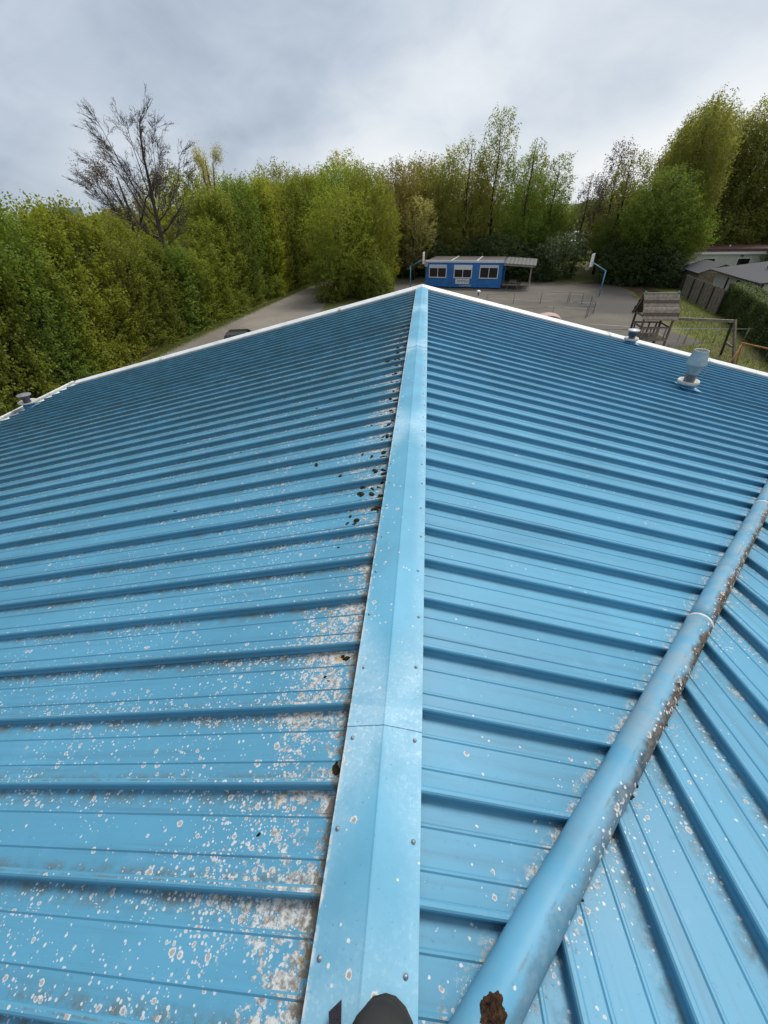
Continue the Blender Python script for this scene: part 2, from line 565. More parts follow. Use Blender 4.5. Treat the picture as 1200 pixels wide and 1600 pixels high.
M_ventgrey = pmat('vent_grey_plastic', (0.17, 0.175, 0.18), 0.6, 0.2, 14)
M_ventdark = pmat('vent_dark_plastic', (0.045, 0.055, 0.09), 0.45, 0.2, 14)
M_ring = pmat('vent_collar_cream', (0.60, 0.58, 0.52), 0.65, 0.14, 22, dirt=(0.30, 0.27, 0.22), dirt_amt=0.6)
M_ventblue = pmat('vent_base_blue', (0.035, 0.17, 0.36), 0.45, 0.15, 10, dirt=(0.18, 0.26, 0.32), dirt_amt=0.4)
M_black = pmat('hollow_dark', (0.012, 0.012, 0.013), 0.9, 0.2, 8)

# ------------------------------------------------------------------ ground, road, court
def ground_mat(name, cols, scale, bump=0.5, rough=0.95):
    m, N, b, o = new_mat(name)
    g = N.n('ShaderNodeNewGeometry')
    P = g.outputs['Position']
    a = N.noise(P, scale, 7, 0.65)
    f = N.noise(P, scale * 14, 5, 0.7)
    w = N.noise(P, scale * 0.22, 4, 0.6, 0.8)
    c = N.mix(N.rng(a, 0.35, 0.65), cols[0], cols[1])
    c = N.mix(N.rng(w, 0.46, 0.66), c, cols[2])
    c = N.mix(N.rng(f, 0.50, 0.75, 0.0, 0.55), c, cols[3])
    N.link(c, b.inputs['Base Color'])
    b.inputs['Roughness'].default_value = rough
    b.inputs['Specular IOR Level'].default_value = 0.25
    bp = N.n('ShaderNodeBump')
    bp.inputs['Strength'].default_value = bump
    bp.inputs['Distance'].default_value = 0.03
    N.link(N.add(f, a), bp.inputs['Height'])
    N.link(bp.outputs[0], b.inputs['Normal'])
    return m


M_ground = ground_mat('grassy_ground', [(0.120, 0.135, 0.035), (0.150, 0.155, 0.045), (0.125, 0.110, 0.055), (0.075, 0.088, 0.022)], 0.8)
M_road = ground_mat('road_worn_asphalt', [(0.19, 0.17, 0.145), (0.23, 0.205, 0.175), (0.155, 0.138, 0.115), (0.28, 0.255, 0.22)], 0.5, 0.3)
M_court = ground_mat('court_asphalt', [(0.122, 0.108, 0.090), (0.155, 0.136, 0.112), (0.088, 0.081, 0.072), (0.068, 0.063, 0.055)], 0.35, 0.3)
M_leaf_litter = ground_mat('leaf_litter', [(0.075, 0.045, 0.025), (0.11, 0.07, 0.04), (0.05, 0.045, 0.02), (0.03, 0.02, 0.012)], 1.2, 0.8)
M_line = pmat('court_line_paint', (0.42, 0.41, 0.38), 0.8, 0.2, 3, dirt=(0.17, 0.16, 0.14), dirt_amt=0.8)


def sheet(name, pts, z, mat):
    bm = bmesh.new()
    bm.faces.new([bm.verts.new((x, y, z)) for x, y in pts])
    bmesh.ops.triangulate(bm, faces=bm.faces[:])
    me = bpy.data.meshes.new(name)
    bm.to_mesh(me); bm.free()
    return tag(obj(name, me, mat), kind='structure')


sheet('ground', [(-900, -300), (900, -300), (900, 1500), (-900, 1500)], 0.0, M_ground)
sheet('road', [(-17.6, -30), (-9.0, -30), (-9.0, 20), (-9.4, 41), (-10.2, 48), (-9.6, 56), (-6, 70), (-2, 86), (-6.5, 86),
               (-10.8, 70), (-13.4, 57.4), (-15.6, 40.5), (-16.9, 30.3), (-17.2, 25.4)], 0.006, M_road)
sheet('court', [(-8.9, 10), (10.5, 10), (12.2, 22), (15.0, 27.3), (17.9, 28.7), (17.2, 32), (18.3, 38), (19.6, 43), (20.7, 48),
                (20.3, 51.2), (16.8, 53.4), (9.5, 55.5), (2, 57.5), (-3.0, 58.5), (-4.2, 50), (-5.2, 45.5), (-9.0, 40)], 0.010, M_court)
sheet('leaf_litter_strip', [(16.9, 53.3), (20.5, 51.1), (20.9, 48), (19.8, 43.1), (21.5, 43), (23.3, 46), (23, 51), (20, 55)], 0.014, M_leaf_litter)
d_ = Vector((0.953, -0.303))
n_ = Vector((0.303, 0.953))
for i, (a, b2, w) in enumerate([(Vector((1.5, 46.3)), Vector((15.5, 41.85)), 0.06), (Vector((10.9, 40.6)), Vector((14.6, 39.4)), 0.06), (Vector((11.5, 47.6)), Vector((15.9, 46.2)), 0.05), (Vector((12.4, 34.0)), Vector((15.4, 33.0)), 0.07)]):
    q = [a - n_ * w / 2, b2 - n_ * w / 2, b2 + n_ * w / 2, a + n_ * w / 2]
    sheet('court_line', [tuple(v) for v in q], 0.014, M_line)

# ------------------------------------------------------------------ the building with the blue roof
RZ = 6.0
bld = thing('blue_roofed_building', 'long building with ribbed blue metal roof in the foreground', 'building', (0, 0, 0))

RIB = [(-0.0125, 0.0), (-0.0080, 0.014), (-0.0082, 0.022), (-0.0122, 0.031), (-0.0128, 0.037), (-0.0100, 0.0440), (-0.0048, 0.048), (0.0048, 0.048), (0.0100, 0.0440), (0.0128, 0.037), (0.0122, 0.031), (0.0082, 0.022), (0.0080, 0.014), (0.0125, 0.0)]


def profile(pitch):
    pr = list(RIB)
    for fr in (0.30, 0.69):
        c = fr * pitch
        pr += [(c - 0.0075, 0.0), (c - 0.0028, 0.0042), (c + 0.0028, 0.0042), (c + 0.0075, 0.0)]
    pr.append((pitch - 0.0125, 0.0))
    return [(u, h - 0.048) for u, h in pr]


PROF = profile(RP)


def strip(pairs):
    mb = MB()
    vs_ = [p for a, b2 in pairs for p in (a, b2)]
    fs = [(2 * i, 2 * i + 1, 2 * i + 3, 2 * i + 2) for i in range(len(pairs) - 1)]
    mb.add(vs_, fs)
    return mb


EAVE = 9.40
# left slope, one sheet mesh shared by every rib-wide panel
left_me = strip([((-EAVE, u, -EAVE * TAN1 + h), (-0.075, u, -0.075 * TAN1 + h)) for u, h in PROF]).mesh('roof_panel')
for k in range(-9, 37):
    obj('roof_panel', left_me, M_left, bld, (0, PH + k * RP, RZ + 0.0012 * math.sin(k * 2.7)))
# right slope, each panel cut along the valley
for k in range(-1, 37):
    y0 = PH + k * RP
    pairs = []
    for u, h in PROF:
        xe = max(0.10, min(EAVE, C0 + CM * (y0 + u)))
        pairs.append(((0.075, u, -0.075 * TAN1 + h), (xe, u, -xe * TAN1 + h)))
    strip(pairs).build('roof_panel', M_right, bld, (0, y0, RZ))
# slope of the wing, ribs running to the valley
WEND = 9.9
for k in range(-2, 34):
    x0 = WX0 + k * WP
    pairs = []
    for u, h in PROF:
        ye = max(WY0 + 0.09, min(WEND, (x0 + u - C0) / CM))
        ys = WY0 + 0.05
        pairs.append(((u, ye, -(ye - WY0) * TAN2 + h), (u, ys, -(ys - WY0) * TAN2 + h)))
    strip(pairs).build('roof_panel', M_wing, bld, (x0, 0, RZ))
# the part of the roof behind the photographer
XW = WX0 + 33 * WP + RP - 0.020
rear = MB()
yb = -9.6
xv = C0 + CM * (2 * WY0 - yb)
yl = PH - 9 * RP - 0.020
rear.add([(0, yl, -0.035), (-EAVE, yl, -EAVE * TAN1 - 0.035), (-EAVE, yb, -EAVE * TAN1 - 0.035), (0, yb, -0.035)], [(0, 1, 2, 3)])
rear.add([(0.05, WY0, -0.047), (0.05, yb, -0.047), (xv, yb, -xv * TAN1 - 0.035)], [(0, 1, 2)])
rear.add([(0.05, WY0, -0.047), (xv, yb, (yb - WY0) * TAN2 - 0.035), (XW, yb, (yb - WY0) * TAN2 - 0.035), (XW, WY0, -0.035)], [(0, 1, 2, 3)])
rear.build('rear_roof_sheet', M_right, bld, (0, 0, RZ))
# wing ridge cap
wc = MB()
for s_ in (1, -1):
    wc.add([(0.13, WY0, 0.012), (XW, WY0, 0.012), (XW, WY0 + s_ * 0.13, 0.012 - 0.13 * TAN2), (0.26, WY0 + s_ * 0.13, 0.012 - 0.13 * TAN2)], [(0, 1, 2, 3)])
wc.build('wing_ridge_cap', M_cap, bld, (0, 0, RZ))

# main ridge cap in lapped lengths, each with its screws
screw_me = MB().lathe([(0.0066, 0.0), (0.0066, 0.0010), (0.0040, 0.0014), (0.0037, 0.0034), (0.0020, 0.0046), (0.0, 0.0048)], 10).mesh('screw')
HW = 0.132
ends = [-1.684, 0.716, 3.10, 5.47, 7.94, 10.17]
rnd = random.Random(5)
for i in range(len(ends) - 1):
    y0, y1 = ends[i], ends[i + 1]
    zb = 0.012 + 0.0035 * (i % 2)
    cap = MB()
    L_, lap = y1 - y0, 0.05 if i % 2 else 0.0
    ya, yb_ = -lap, L_ + lap
    prof = [(-HW - 0.001, -0.018), (-HW, -0.002), (-HW * 0.5, 0), (-0.006, 0.0), (0, 0.0012), (0.006, 0.0), (HW * 0.5, 0), (HW, -0.002), (HW + 0.001, -0.020)]
    vs_, fs = [], []
    for yy in (ya, yb_):
        for px, dz_ in prof:
            vs_.append((px, yy, zb - abs(px) * TAN1 + dz_))
    n = len(prof)
    cap.add(vs_, [(j, j + 1, n + j + 1, n + j) for j in range(n - 1)])
    # thickness shown at the lap
    vs2 = [(px, yy, zb - abs(px) * TAN1 + dz_ - t_) for yy in (ya, yb_) for t_ in (0, 0.0035) for px, dz_ in prof]
    cap.add(vs2, [(j, n + j, n + j + 1, j + 1) for j in range(n - 1)] + [(2 * n + j, 2 * n + j + 1, 3 * n + j + 1, 3 * n + j) for j in range(n - 1)])
    co = cap.build('ridge_cap', M_cap, bld, (0, y0, RZ))
    kk = math.ceil((y0 - 0.10) / RP)
    while kk * RP + 0.10 < y1:
        yy = kk * RP + 0.10
        kk += 1
        if yy < -0.3:
            continue
        for sx in (-1, 1):
            px = sx * (0.107 + rnd.uniform(-0.006, 0.006))
            so = obj('screw', screw_me, M_screw, co, (px, yy - y0 + rnd.uniform(-0.012, 0.012), zb - abs(px) * TAN1 + 0.0002))
            so.rotation_euler = (0, sx * 0.2322, 0)

# half-round pipe lying in the valley
PR = 0.058
js = [-0.20, 1.50, 3.10, 4.75, 6.4, 8.1, 9.7]


def vpt(t, dz_=0.014):
    x_ = C0 + CM * t
    return Vector((x_, t, RZ - x_ * TAN1 + dz_))


for i in range(len(js) - 1):
    a, b2 = js[i], js[i + 1]
    nseg = 14
    ts = [a + (b2 - a) * q / nseg for q in range(nseg + 1)]
    rr = [PR * (1 + 0.012 * math.sin(t * 7.1 + 1) + (0.03 if abs(t - b2) < 0.04 else 0)) for t in ts]
    base = vpt(a)
    po = MB().tube([vpt(t) - base for t in ts], rr, 28).build('valley_pipe', M_pipe, bld, tuple(base))
    if 0.5 < b2 < 9:
        t0 = b2
        MB().tube([vpt(t0 - 0.008) - base, vpt(t0 - 0.004) - base, vpt(t0 + 0.004) - base, vpt(t0 + 0.008) - base],
                  [PR * 0.98, PR * 1.045, PR * 1.045, PR * 0.98], 28).build('joint_seal', M_mortar, po)

# verge trims at the far gable, gutter at the left eave
GY = 10.17
for s_ in (-1, 1):
    mb = MB()
    xe = EAVE + 0.03
    sec = [(GY - 0.030, -0.028), (GY - 0.026, -0.004), (GY + 0.060, 0.040), (GY + 0.105, 0.042), (GY + 0.112, 0.030), (GY + 0.112, -0.24), (GY + 0.095, -0.24), (GY + 0.095, -0.028)]
    n = len(sec)
    vs_ = [(px, yy, -abs(px) * TAN1 + dz_) for px in (s_ * 0.004, s_ * xe) for yy, dz_ in sec]
    mb.add(vs_, [tuple(range(n)), tuple(reversed(range(n, 2 * n)))] + [(i, n + i, n + (i + 1) % n, (i + 1) % n) for i in range(n)])
    mb.build('verge_trim', M_white, bld, (0, 0, RZ))
for s_ in (-1, 1):
    for px in (1.9, 4.3, 6.7):
        jb = MB()
        sec2 = [(yy - (0.003 if i_ < 3 else -0.003), dz_ + (0.004 if i_ in (1, 2, 3) else 0)) for i_, (yy, dz_) in enumerate(sec[:6])]
        n = len(sec2)
        vs_ = [(s_ * q, yy, -q * TAN1 + dz_) for q in (px - 0.035, px + 0.035) for yy, dz_ in sec2]
        jb.add(vs_, [(i_, n + i_, n + i_ + 1, i_ + 1) for i_ in range(n - 1)])
        jb.build('verge_joint', M_gutter, bld, (0, 0, RZ))
ez = RZ - EAVE * TAN1
gm = MB()
gx = -EAVE
gm.box(gx - 0.15, gx - 0.138, -9.6, GY + 0.11, ez - 0.14, ez - 0.005)
gm.box(gx - 0.17, gx - 0.11, -9.6, GY + 0.11, ez - 0.005, ez + 0.012)
gm.box(gx - 0.138, gx + 0.03, -9.6, GY + 0.11, ez - 0.14, ez - 0.13)
gm.box(gx - 0.138, gx - 0.015, -9.6, GY + 0.11, ez - 0.062, ez - 0.056)
gm.build('eave_gutter', M_gutter, bld)

# walls under the roof
wm = MB()
wm.box(-9.15, -9.0, -9.3, 10.0, 0, ez - 0.10)
wm.box(-9.0, 9.0, -9.3, -9.15, 0, ez - 0.10)
wm.build('long_wall', M_wallp, bld)
gw = MB()
prof = [(-9.0, 0), (9.2, 0), (9.2, ez - 0.10), (0, RZ - 0.10), (-9.0, ez - 0.10)]
n = len(prof)
gw.add([(px, 9.85, pz) for px, pz in prof] + [(px, 10.0, pz) for px, pz in prof],
       [tuple(range(n)), tuple(reversed(range(n, 2 * n)))] + [(i, n + i, n + (i + 1) % n, (i + 1) % n) for i in range(n)])
gw.build('gable_wall', M_wallp, bld)

# moss cushions along the cap edge, in the pans and on the pipe
rm = random.Random(11)


def moss_mesh(seed):
    r_ = random.Random(seed)
    bm = bmesh.new()
    bmesh.ops.create_icosphere(bm, subdivisions=2, radius=1.0)
    for v in bm.verts:
        k = 0.72 + 0.5 * r_.random()
        v.co = Vector((v.co.x * k, v.co.y * k, max(-0.1, v.co.z) * 0.6 * (0.7 + 0.6 * r_.random())))
    me = bpy.data.meshes.new('moss_cushion')
    bm.to_mesh(me); bm.free()
    return me


moss_me = [moss_mesh(s) for s in range(5)]


def moss(x, y, r_, mat=M_moss, z=None, me=None):
    if z is None:
        z = RZ - abs(x) * TAN1 - 0.050
    src = me or moss_me[rm.randrange(5)]
    o = obj('moss_cushion', src, mat, bld, (x, y, z), rm.uniform(0, 6.28))
    r_ *= 0.78
    o.scale = (r_ * rm.uniform(0.9, 1.5), r_ * rm.uniform(0.6, 1.0), r_ * rm.uniform(0.6, 1.0))
    return o


for x, y, r_ in [(-0.152, 0.546, 0.020), (-0.158, 0.57, 0.012), (-0.377, 0.365, 0.011), (-1.234, 2.147, 0.022), (-0.148, 0.69, 0.010), (-0.146, 0.73, 0.008),
                 (-0.19, 0.98, 0.018), (-0.21, 0.99, 0.012), (-0.15, 1.06, 0.016), (-0.27, 0.90, 0.012), (-0.25, 0.88, 0.008), (-0.36, 1.72, 0.014),
                 (-0.16, 2.02, 0.022), (-0.15, 2.10, 0.020), (-0.30, 2.33, 0.026), (-0.16, 2.36, 0.028), (-0.17, 2.52, 0.026), (-0.75, 2.8, 0.03), (-0.5, 2.55, 0.028)]:
    moss(x, y, r_)
for i in range(150):
    k = rm.randint(7, 26)
    y = PH + k * RP - rm.uniform(0.03, 0.20)
    x = -0.142 - abs(rm.gauss(0, 0.10)) - (0.5 * rm.random() if rm.random() < 0.12 else 0)
    moss(x, y, rm.uniform(0.012, 0.034) * (1.0 if y < 5 else 1.2))
for i in range(14):
    moss(-rm.uniform(1.0, 6.0), rm.uniform(2.2, 6.0), rm.uniform(0.014, 0.026))
# brown sodden clumps on and under the pipe
bm = bmesh.new()
bmesh.ops.create_icosphere(bm, subdivisions=4, radius=1.0)
rp_ = random.Random(3)
from mathutils import noise as mnoise
for v in bm.verts:
    k = 1.0 + 0.55 * mnoise.noise(v.co * 1.6 + Vector((3, 1, 7))) + 0.28 * mnoise.noise(v.co * 5.0)
    lump = 1.0 + 0.9 * mnoise.noise(v.co * 4.2 + Vector((9, 2, 1)))
    px, py = v.co.x * k * 0.026, v.co.y * k * 0.036
    v.co = Vector((px, py, max(-0.2, v.co.z) * 0.012 * lump - 9.0 * px * px - 2.0 * py * py))
mm_ = bpy.data.meshes.new('moss_clump')
bm.to_mesh(mm_); bm.free()
v0 = vpt(0.055, 0.014 + PR * 0.995)
mo = obj('moss_clump', mm_, M_mossb, bld, (v0.x, v0.y, v0.z), R(-42))
for t, off, r_ in [(0.62, 0.056, 0.016), (0.66, 0.057, 0.012), (0.50, 0.057, 0.010), (0.92, 0.054, 0.013), (1.02, 0.054, 0.012), (1.95, 0.052, 0.018), (2.2, 0.052, 0.015), (0.33, 0.057, 0.010), (2.62, 0.053, 0.016)]:
    v = vpt(t)
    moss(v.x + off * 0.74, v.y - off * 0.67, r_, M_moss, v.z - 0.004)

# ------------------------------------------------------------------ roof vents
def vent_base(t, zb, r_ring, r_base):
    MB().lathe([(r_base * 1.0, -0.16), (r_base * 1.04, 0.06), (r_base * 1.08, 0.105), (0.02, 0.105)], 32).build('base', M_ventblue, t)
    MB().lathe([(r_base * 1.0, 0.100), (r_ring * 0.96, 0.100), (r_ring, 0.108), (r_ring, 0.152), (r_ring * 0.95, 0.160), (r_ring * 0.80, 0.156), (r_ring * 0.74, 0.135), (0.02, 0.132)], 36).build('collar', M_ring, t)


def vplane(x): return RZ - abs(x) * TAN1 - 0.03


M_flash = pmat('flashing_blue_light', (0.16, 0.36, 0.50), 0.4, 0.15, 14)


def flashing(t, r_, s_):
    mb = MB()
    q = math.atan(TAN1) * s_
    M = Matrix.Rotation(q, 4, 'Y')
    mb.box(-r_ * 1.2, r_ * 1.6, -r_ * 1.12, r_ * 1.12, 0.030, 0.036, M)
    mb.build('flashing', M_flash, t)


v1 = thing('roof_vent', 'tall galvanised flue with flared hood on cream collar, on the right slope', 'vent', (4.40, 6.94, vplane(4.40) + 0.01))
v1.scale = (0.88, 0.88, 0.88)
flashing(v1, 0.14, 1)
vent_base(v1, 0, 0.178, 0.132)
MB().lathe([(0.090, 0.12), (0.090, 0.262), (0.098, 0.266), (0.098, 0.278), (0.092, 0.282)], 32).build('pipe', M_ventgrey, v1)
MB().lathe([(0.092, 0.280), (0.150, 0.440), (0.150, 0.452)], 32).build('cone', M_galvd, v1)
hood = MB().lathe([(0.146, 0.446), (0.162, 0.446), (0.164, 0.462), (0.114, 0.680), (0.117, 0.688), (0.112, 0.690), (0.108, 0.676), (0.150, 0.470)], 36).build('hood', M_galv, v1)
MB().lathe([(0.148, 0.472), (0.0, 0.480)], 24).build('throat', M_black, hood)
MB().box(0.100, 0.104, -0.006, 0.006, 0.30, 0.43, Matrix.Rotation(0.35, 4, 'Y')).build('seam', M_galvd, v1)

v2 = thing('roof_vent', 'short dark blue vent with grey cap at the far right verge', 'vent', (4.64, 9.86, vplane(4.64) + 0.01))
v2.scale = (0.84, 0.84, 0.80)
flashing(v2, 0.13, 1)
vent_base(v2, 0, 0.170, 0.125)
MB().lathe([(0.080, 0.12), (0.080, 0.20), (0.094, 0.205)], 28).build('pipe', M_ventgrey, v2)
MB().lathe([(0.094, 0.20), (0.104, 0.21), (0.110, 0.33), (0.106, 0.335)], 28).build('louvre_drum', M_ventdark, v2)
MB().lathe([(0.0, 0.325), (0.128, 0.325), (0.142, 0.335), (0.146, 0.352), (0.142, 0.362), (0.0, 0.372)], 32).build('rain_cap', M_galv, v2)

v3 = thing('roof_vent', 'vent with flat grey disc cap over a dish collar beside the left gutter', 'vent', (-9.27, 8.45, vplane(9.27)))
flashing(v3, 0.13, -1)
MB().lathe([(0.125, -0.10), (0.13, 0.06), (0.10, 0.11), (0.02, 0.11)], 30).build('base', M_ventblue, v3)
MB().lathe([(0.10, 0.105), (0.17, 0.13), (0.195, 0.165), (0.185, 0.168), (0.15, 0.145), (0.02, 0.135)], 34).build('collar', M_ring, v3)
MB().lathe([(0.078, 0.13), (0.078, 0.30), (0.09, 0.31)], 28).build('pipe', M_ventdark, v3)
MB().lathe([(0.0, 0.30), (0.140, 0.30), (0.150, 0.308), (0.150, 0.322), (0.140, 0.330), (0.0, 0.336)], 32).build('rain_cap', M_ventgrey, v3)

# ------------------------------------------------------------------ the photographer's boot and a strap
M_leather = pmat('boot_leather', (0.020, 0.018, 0.020), 0.55, 0.4, 40, bump=0.5, bscale=220, dirt=(0.10, 0.085, 0.06), dirt_amt=0.35)
M_sole = pmat('boot_sole', (0.015, 0.015, 0.015), 0.8, 0.3, 40)
M_strap = pmat('strap_webbing', (0.028, 0.024, 0.034), 0.7, 0.2, 60, bump=0.6, bscale=400)
boot = thing('boot', 'scuffed black boot toe resting on the ridge cap at the bottom edge', 'boot', (0.010, -0.105, RZ - 0.012), R(-30))
boot.scale = (1.42, 1.3, 1.2)


def loft(st, nseg, z0f, sup=2.4):
    vs_, fs = [], []
    for y, w, z0, z1, cx in st:
        for k in range(nseg):
            t = 2 * math.pi * k / nseg
            c_, s_ = math.cos(t), math.sin(t)
            px = cx + w * math.copysign(abs(c_) ** (2 / sup), c_)
            pz = (z0 + z1) / 2 + (z1 - z0) / 2 * math.copysign(abs(s_) ** (2 / sup), s_)
            vs_.append((px, y, pz))
    for i in range(len(st) - 1):
        for k in range(nseg):
            k2 = (k + 1) % nseg
            fs.append((i * nseg + k, (i + 1) * nseg + k, (i + 1) * nseg + k2, i * nseg + k2))
    fs.append(tuple(range(nseg)))
    fs.append(tuple(reversed(range(len(vs_) - nseg, len(vs_)))))
    return MB().add(vs_, fs, True)


up_ = [(-0.175, 0.020, 0.02, 0.10, 0), (-0.165, 0.034, 0.02, 0.14, 0), (-0.13, 0.040, 0.02, 0.15, 0), (-0.09, 0.042, 0.02, 0.135, 0), (-0.04, 0.046, 0.02, 0.112, 0),
       (0.01, 0.051, 0.02, 0.094, 0), (0.05, 0.053, 0.02, 0.084, -0.001), (0.085, 0.050, 0.02, 0.077, -0.003), (0.11, 0.041, 0.021, 0.068, -0.005), (0.126, 0.026, 0.022, 0.056, -0.007), (0.133, 0.010, 0.024, 0.042, -0.008)]
loft(up_, 28, 0).build('upper', M_leather, boot)
so_ = [(-0.18, 0.024, -0.012, 0.022, 0), (-0.165, 0.038, -0.012, 0.022, 0), (-0.09, 0.043, -0.012, 0.022, 0), (0.0, 0.053, -0.012, 0.022, 0), (0.05, 0.057, -0.012, 0.022, -0.001),
       (0.09, 0.054, -0.012, 0.024, -0.003), (0.118, 0.043, -0.010, 0.026, -0.005), (0.134, 0.026, -0.006, 0.027, -0.007), (0.141, 0.010, 0.0, 0.027, -0.008)]
loft(so_, 28, 0, 5).build('sole', M_sole, boot)
loft([(y, w * 1.035 + 0.0008, z0, z1 + 0.0022, cx) for y, w, z0, z1, cx in [(0.062, 0.0522, 0.02, 0.0815, -0.0015)] + up_[7:]], 28, 0).build('toe_cap', M_sole, boot)
MB().tube([(0.052 * math.cos(q * math.pi / 14) - 0.002, 0.060, 0.022 + 0.062 * math.sin(q * math.pi / 14) ** 0.8) for q in range(1, 14)], 0.0012, 5).build('stitching', M_galvd, boot)
MB().tube([(0, -0.125, 0.11), (0, -0.13, 0.17), (0, -0.132, 0.22)], [0.043, 0.046, 0.049], 24).build('shaft', M_leather, boot)
strap = MB()
sp_ = [(-0.054, 0.040, 0.022), (-0.050, 0.010, 0.012), (-0.045, -0.03, 0.008), (-0.035, -0.09, 0.006), (-0.02, -0.16, 0.004)]
vs_ = []
for i, (x, y, z) in enumerate(sp_):
    for dx_, dz_ in ((-0.0135, 0), (0.0135, 0), (0.0135, 0.002), (-0.0135, 0.002)):
        vs_.append((x + dx_, y + (0.010 * (dx_ / 0.0135) if i == 0 else 0), z + dz_ + (0.010 if i == 0 and dx_ > 0 else 0)))
fs = [(0, 1, 2, 3)]
for i in range(len(sp_) - 1):
    for k in range(4):
        fs.append((4 * i + k, 4 * i + 4 + k, 4 * i + 4 + (k + 1) % 4, 4 * i + (k + 1) % 4))
strap.add(vs_, fs)
tag(strap.build('webbing_strap', M_strap, None, (0, 0, RZ)), 'short end of black webbing strap lying beside the boot toe', 'strap')

# ================================================================== vegetation
def leaf_mat(name, c1, c2, c3, trans=0.55):
    c1, c2, c3 = (tuple(v * 2.1 for v in c) for c in (c1, c2, c3))
    m = bpy.data.materials.new(name)
    m.use_nodes = True
    t = m.node_tree
    t.nodes.clear()
    N = NT(t)
    o = N.n('ShaderNodeOutputMaterial')
    g = N.n('ShaderNodeNewGeometry')
    oi = N.n('ShaderNodeObjectInfo')
    big = N.noise(g.outputs['Position'], 0.55, 3, 0.6)
    c = N.mix(N.rng(big, 0.32, 0.68), c1, c2)
    c = N.mix(N.rng(g.outputs['Random Per Island'], 0.35, 1.0, 0.0, 0.75), c, c3)
    hs = N.n('ShaderNodeHueSaturation')
    N.link(c, hs.inputs['Color'])
    N.link(N.rng(oi.outputs['Random'], 0, 1, 0.488, 0.508, False), hs.inputs['Hue'])
    N.link(N.rng(N.math('FRACT', N.mul(oi.outputs['Random'], 7.31)), 0, 1, 0.82, 1.16, False), hs.inputs['Value'])
    b = N.n('ShaderNodeBsdfPrincipled')
    N.link(hs.outputs[0], b.inputs['Base Color'])
    b.inputs['Roughness'].default_value = 0.62
    b.inputs['Specular IOR Level'].default_value = 0.25
    tr = N.n('ShaderNodeBsdfTranslucent')
    N.link(N.mix(1.0, hs.outputs[0], (1.25, 1.2, 0.5), 'MULTIPLY'), tr.inputs[0])
    mx_ = N.n('ShaderNodeMixShader')
    mx_.inputs[0].default_value = trans
    N.link(b.outputs[0], mx_.inputs[1])
    N.link(tr.outputs[0], mx_.inputs[2])
    N.link(mx_.outputs[0], o.inputs[0])
    return m


L_hedge = leaf_mat('hedge_leaves', (0.085, 0.105, 0.018), (0.120, 0.135, 0.022), (0.055, 0.080, 0.016))
L_maple = leaf_mat('fresh_maple_leaves', (0.115, 0.135, 0.018), (0.150, 0.160, 0.026), (0.080, 0.105, 0.015))
L_green = leaf_mat('green_tree_leaves', (0.070, 0.105, 0.020), (0.095, 0.125, 0.024), (0.045, 0.075, 0.014))
L_olive = leaf_mat('olive_spring_leaves', (0.118, 0.126, 0.034), (0.140, 0.145, 0.040), (0.085, 0.094, 0.024))
L_brown = leaf_mat('bronze_spring_leaves', (0.120, 0.108, 0.028), (0.145, 0.125, 0.032), (0.090, 0.085, 0.022))
L_pale = leaf_mat('pale_blossom_leaves', (0.20, 0.195, 0.085), (0.24, 0.23, 0.11), (0.13, 0.135, 0.05))
L_dark = leaf_mat('dark_evergreen_leaves', (0.030, 0.046, 0.014), (0.042, 0.058, 0.018), (0.018, 0.030, 0.010), 0.12)
L_bud = leaf_mat('brown_buds', (0.075, 0.055, 0.040), (0.09, 0.066, 0.045), (0.055, 0.042, 0.032), 0.1)
M_bark = pmat('bark_grey_brown', (0.060, 0.048, 0.038), 0.9, 0.35, 5, bump=0.8, bscale=14)
M_barkd = pmat('bark_dark', (0.034, 0.027, 0.024), 0.9, 0.35, 5, bump=0.8, bscale=14)


def leaves_mesh(name, cen, nrm, tan, ln, wd):
    """leaf faces as bent diamonds, all arrays (n,3) / (n,)"""
    n = len(cen)
    nrm = nrm / np.linalg.norm(nrm, axis=1)[:, None]
    tan = tan - nrm * (tan * nrm).sum(1)[:, None]
    tan /= np.linalg.norm(tan, axis=1)[:, None] + 1e-9
    bi = np.cross(nrm, tan)
    v = np.empty((n, 4, 3))
    v[:, 0] = cen - tan * ln[:, None]
    v[:, 1] = cen + bi * wd[:, None] + nrm * (wd * 0.35)[:, None]
    v[:, 2] = cen + tan * ln[:, None]
    v[:, 3] = cen - bi * wd[:, None] + nrm * (wd * 0.35)[:, None]
    me = bpy.data.meshes.new(name)
    me.vertices.add(n * 4)
    me.vertices.foreach_set('co', v.ravel())
    me.loops.add(n * 4)
    me.loops.foreach_set('vertex_index', np.arange(n * 4, dtype=np.int32))
    me.polygons.add(n)
    me.polygons.foreach_set('loop_start', np.arange(0, n * 4, 4, dtype=np.int32))
    me.update(calc_edges=True)
    return me


def unit(a):
    return a / (np.linalg.norm(a, axis=-1, keepdims=True) + 1e-9)


